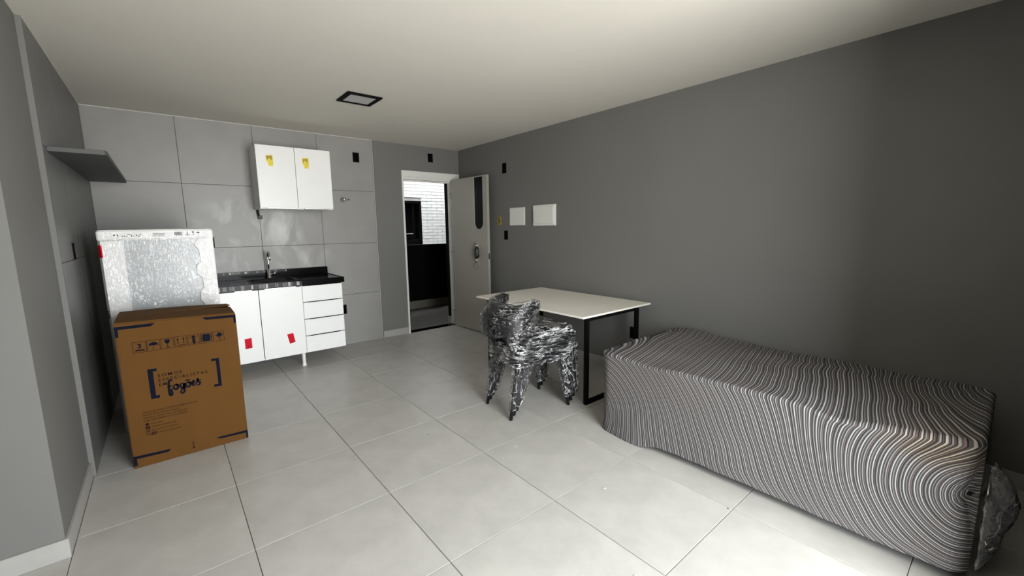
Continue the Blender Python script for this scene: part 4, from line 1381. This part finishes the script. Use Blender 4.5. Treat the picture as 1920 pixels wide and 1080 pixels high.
# ------------------------------------------------------------------ stacked chairs and their stretch film
CANG = math.radians(-7.5)
CC = Vector((2.118, 2.402, 0))
def band(ph):
    """backrest centre line in plan, ph -1..1 : a deep bow open to the front"""
    a = ph * 1.75
    return Vector((-0.175 - 0.165 * math.cos(a) * 1.0 + 0.04 * (abs(ph) ** 3), 0.215 * math.sin(a) * (1 if abs(a) < PI / 2 else 1.0), 0))
LEGS = ((-0.262, -0.178, -0.165, -0.165), (-0.262, 0.178, -0.165, 0.165), (0.262, -0.198, 0.215, -0.178), (0.262, 0.198, 0.215, 0.178))
def back_top(e2):
    return 0.735 + 0.055 * e2 ** 2.2 - (0.022 if e2 > 0.95 else 0.0)
def chair_parts():
    parts = []
    # seat: shallow bucket with a rolled skirt
    b = bmesh.new()
    rg = []
    for (ins, z, r, side) in ((0.004, 0.395, 0.06, 0), (0.0, 0.405, 0.06, 0), (-0.006, 0.452, 0.07, 0.3), (0.0, 0.468, 0.07, 1), (0.010, 0.470, 0.065, 1), (0.022, 0.458, 0.06, 0.8), (0.05, 0.440, 0.05, 0), (0.10, 0.434, 0.04, 0)):
        row_ = []
        for p in rrect(-0.225 + ins, 0.250 - ins, -0.215 + ins, 0.215 - ins, r, 5):
            lift = side * 0.055 * (abs(p[1]) / 0.215) ** 2 * (1 - 0.5 * sst(0.0, 0.25, p[0]))
            row_.append((p[0], p[1], z + lift))
        rg.append(row_)
    R = loft(b, rg, close_last=True)
    parts.append(('seat', b, True))
    # backrest: bent shell band
    b = bmesh.new()
    N = 22
    inner, outer = [], []
    for i in range(N + 1):
        ph = -1 + 2 * i / N
        c = band(ph)
        t_ = 0.010
        e2 = abs(ph)
        zt_ = back_top(e2)
        zb_ = 0.625 + 0.050 * e2 ** 2 + 0.05 * e2 ** 8
        d = (c - Vector((-0.10, 0, 0)))
        d.normalize()
        lean = 0.10
        def at_(z, off):
            return (c.x + d.x * off - lean * (z - 0.62) * 0.4, c.y + d.y * off, z)
        inner.append([b.verts.new(at_(z, -t_)) for z in (zb_, zb_ + 0.01, (zb_ + zt_) / 2, zt_ - 0.01, zt_)])
        outer.append([b.verts.new(at_(z, t_)) for z in (zb_, zb_ + 0.01, (zb_ + zt_) / 2, zt_ - 0.01, zt_)])
    for S in (inner, outer):
        for i in range(N):
            for k in range(4):
                b.faces.new((S[i][k], S[i + 1][k], S[i + 1][k + 1], S[i][k + 1]))
    for i in range(N):
        b.faces.new((inner[i][0], outer[i][0], outer[i + 1][0], inner[i + 1][0]))
        b.faces.new((inner[i][4], inner[i + 1][4], outer[i + 1][4], outer[i][4]))
    for i in (0, N):
        for k in range(4):
            b.faces.new((inner[i][k], inner[i][k + 1], outer[i][k + 1], outer[i][k]))
    parts.append(('backrest', b, True))
    # uprights carrying the backrest
    for s in (-1, 1):
        b = tube(bmesh.new(), [(-0.195, s * 0.15, 0.455), (-0.235, s * 0.145, 0.54), (-0.285, s * 0.135, 0.64)], [0.024, 0.016, 0.018], 10)
        parts.append(('back_upright', b, True))
    # tapered legs
    for (fx_, fy_, txx, tyy) in ((-0.262, -0.178, -0.165, -0.165), (-0.262, 0.178, -0.165, 0.165), (0.262, -0.198, 0.215, -0.178), (0.262, 0.198, 0.215, 0.178)):
        b = bmesh.new()
        rg = []
        for (t_, hw, hd) in ((0.0, 0.011, 0.011), (0.12, 0.012, 0.012), (0.5, 0.021, 0.017), (0.85, 0.032, 0.022), (1.0, 0.036, 0.024)):
            px_, py_, pz_ = fx_ + (txx - fx_) * t_, fy_ + (tyy - fy_) * t_, 0.42 * t_
            rg.append([(px_ + sx1 * hw, py_ + sy1_ * hd, pz_) for sx1, sy1_ in ((-1, -0.6), (-0.7, -1), (0.7, -1), (1, -0.6), (1, 0.6), (0.7, 1), (-0.7, 1), (-1, 0.6))])
        loft(b, rg, True, True)
        parts.append(('leg', b, False))
    return parts
NCH = 4
DX_, DZ_ = 0.026, 0.032
c0 = thing('stacking_chair', 'lowest black armchair of the wrapped stack, feet on the floor', 'chair', CC, 'stacked black armchairs', CANG)
for nm, b, smo in chair_parts():
    obj(nm, b, M['blackplastic'], c0, local=True, smooth=smo)
labs = ['lowest black armchair of the wrapped stack, feet on the floor', 'second black armchair from the bottom of the wrapped stack', 'third black armchair from the bottom of the wrapped stack', 'topmost black armchair of the wrapped stack']
chairs = [c0]
rotm = Matrix.Rotation(CANG, 4, 'Z')
for k in range(1, NCH):
    c = copy_tree(c0)
    c.location = CC + rotm @ Vector((DX_ * k, 0, DZ_ * k))
    c['label'] = labs[k]
    chairs.append(c)
# film
sfm = thing('stretch_film', 'clear stretch film wound tightly around the stacked black chairs', 'plastic film', CC, None, CANG)
top = Vector((DX_ * (NCH - 1), 0, DZ_ * (NCH - 1)))
pts = []
for k in range(0, NCH):
    o_ = Vector((DX_ * k, 0, DZ_ * k))
    for (x, y, z) in [(p[0], p[1], z) for p in rrect(-0.235, 0.262, -0.228, 0.228, 0.06, 3) for z in (0.39, 0.50)]:
        pts.append((x + o_.x, y, z + o_.z))
pts += [(p[0] + top.x, p[1], 0.555 + top.z) for p in rrect(-0.05, 0.20, -0.235, 0.235, 0.05, 2)]
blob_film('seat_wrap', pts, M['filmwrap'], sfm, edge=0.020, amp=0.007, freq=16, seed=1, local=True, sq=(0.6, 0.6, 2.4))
for half in (0, 1, 2):
    pts = []
    for k in (0, NCH - 1):
        o_ = Vector((DX_ * k, 0, DZ_ * k))
        for i in range(9):
            ph = (-1.0, -0.36, 0.28)[half] + 0.72 * i / 8
            c = band(ph)
            e2 = abs(ph)
            d = (c - Vector((-0.10, 0, 0))).normalized()
            for off in (-0.014, 0.020):
                for z in (0.612 + 0.05 * e2 ** 2 + 0.05 * e2 ** 8, back_top(e2) + 0.008):
                    pts.append((c.x + d.x * off + o_.x - 0.04 * (z - 0.62), c.y + d.y * off, z + o_.z))
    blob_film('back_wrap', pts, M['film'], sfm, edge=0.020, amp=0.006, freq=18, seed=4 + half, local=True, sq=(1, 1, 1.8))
for s_ in (-1, 1):
    pts = []
    for (x, y, z) in ((-0.235, 0.19, 0.47), (-0.06, 0.205, 0.53), (-0.275, 0.165, 0.62), (-0.17, 0.195, 0.64), (-0.225, 0.11, 0.47), (-0.275, 0.12, 0.62)):
        pts.append((x, s_ * y, z))
        pts.append((x + top.x, s_ * y, z + top.z))
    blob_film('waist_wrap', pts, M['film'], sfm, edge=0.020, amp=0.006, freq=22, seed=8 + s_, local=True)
for i, (fx_, fy_, txx, tyy) in enumerate(LEGS):
    pts = []
    for k in (0, NCH - 1):
        o_ = Vector((DX_ * k, 0, DZ_ * k))
        for t_, hw in ((0.17 if k == 0 else 0.05, 0.019), (0.5, 0.030), (0.97, 0.044)):
            for sx1 in (-1, 1):
                for sy1_ in (-1, 1):
                    pts.append((fx_ + (txx - fx_) * t_ + sx1 * hw + o_.x, fy_ + (tyy - fy_) * t_ + sy1_ * hw * 0.8, 0.42 * t_ + o_.z))
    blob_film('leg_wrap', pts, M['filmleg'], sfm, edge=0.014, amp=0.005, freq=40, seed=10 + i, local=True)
# loose film tail by the far rear leg
b = bmesh.new()
prev = None
for k in range(9):
    z = 0.42 - 0.033 * k
    w = 0.05 * (1 - k / 6.2)
    x = -0.20 + 0.006 * k + 0.008 * math.sin(k)
    a1 = b.verts.new((x - w / 2, 0.205 - 0.004 * k, z))
    a2 = b.verts.new((x + w / 2, 0.20 - 0.002 * k, z - 0.01))
    if prev:
        b.faces.new((prev[0], prev[1], a2, a1))
    prev = (a1, a2)
obj('film_tail', b, M['sackfilm'], sfm, local=True, smooth=True)
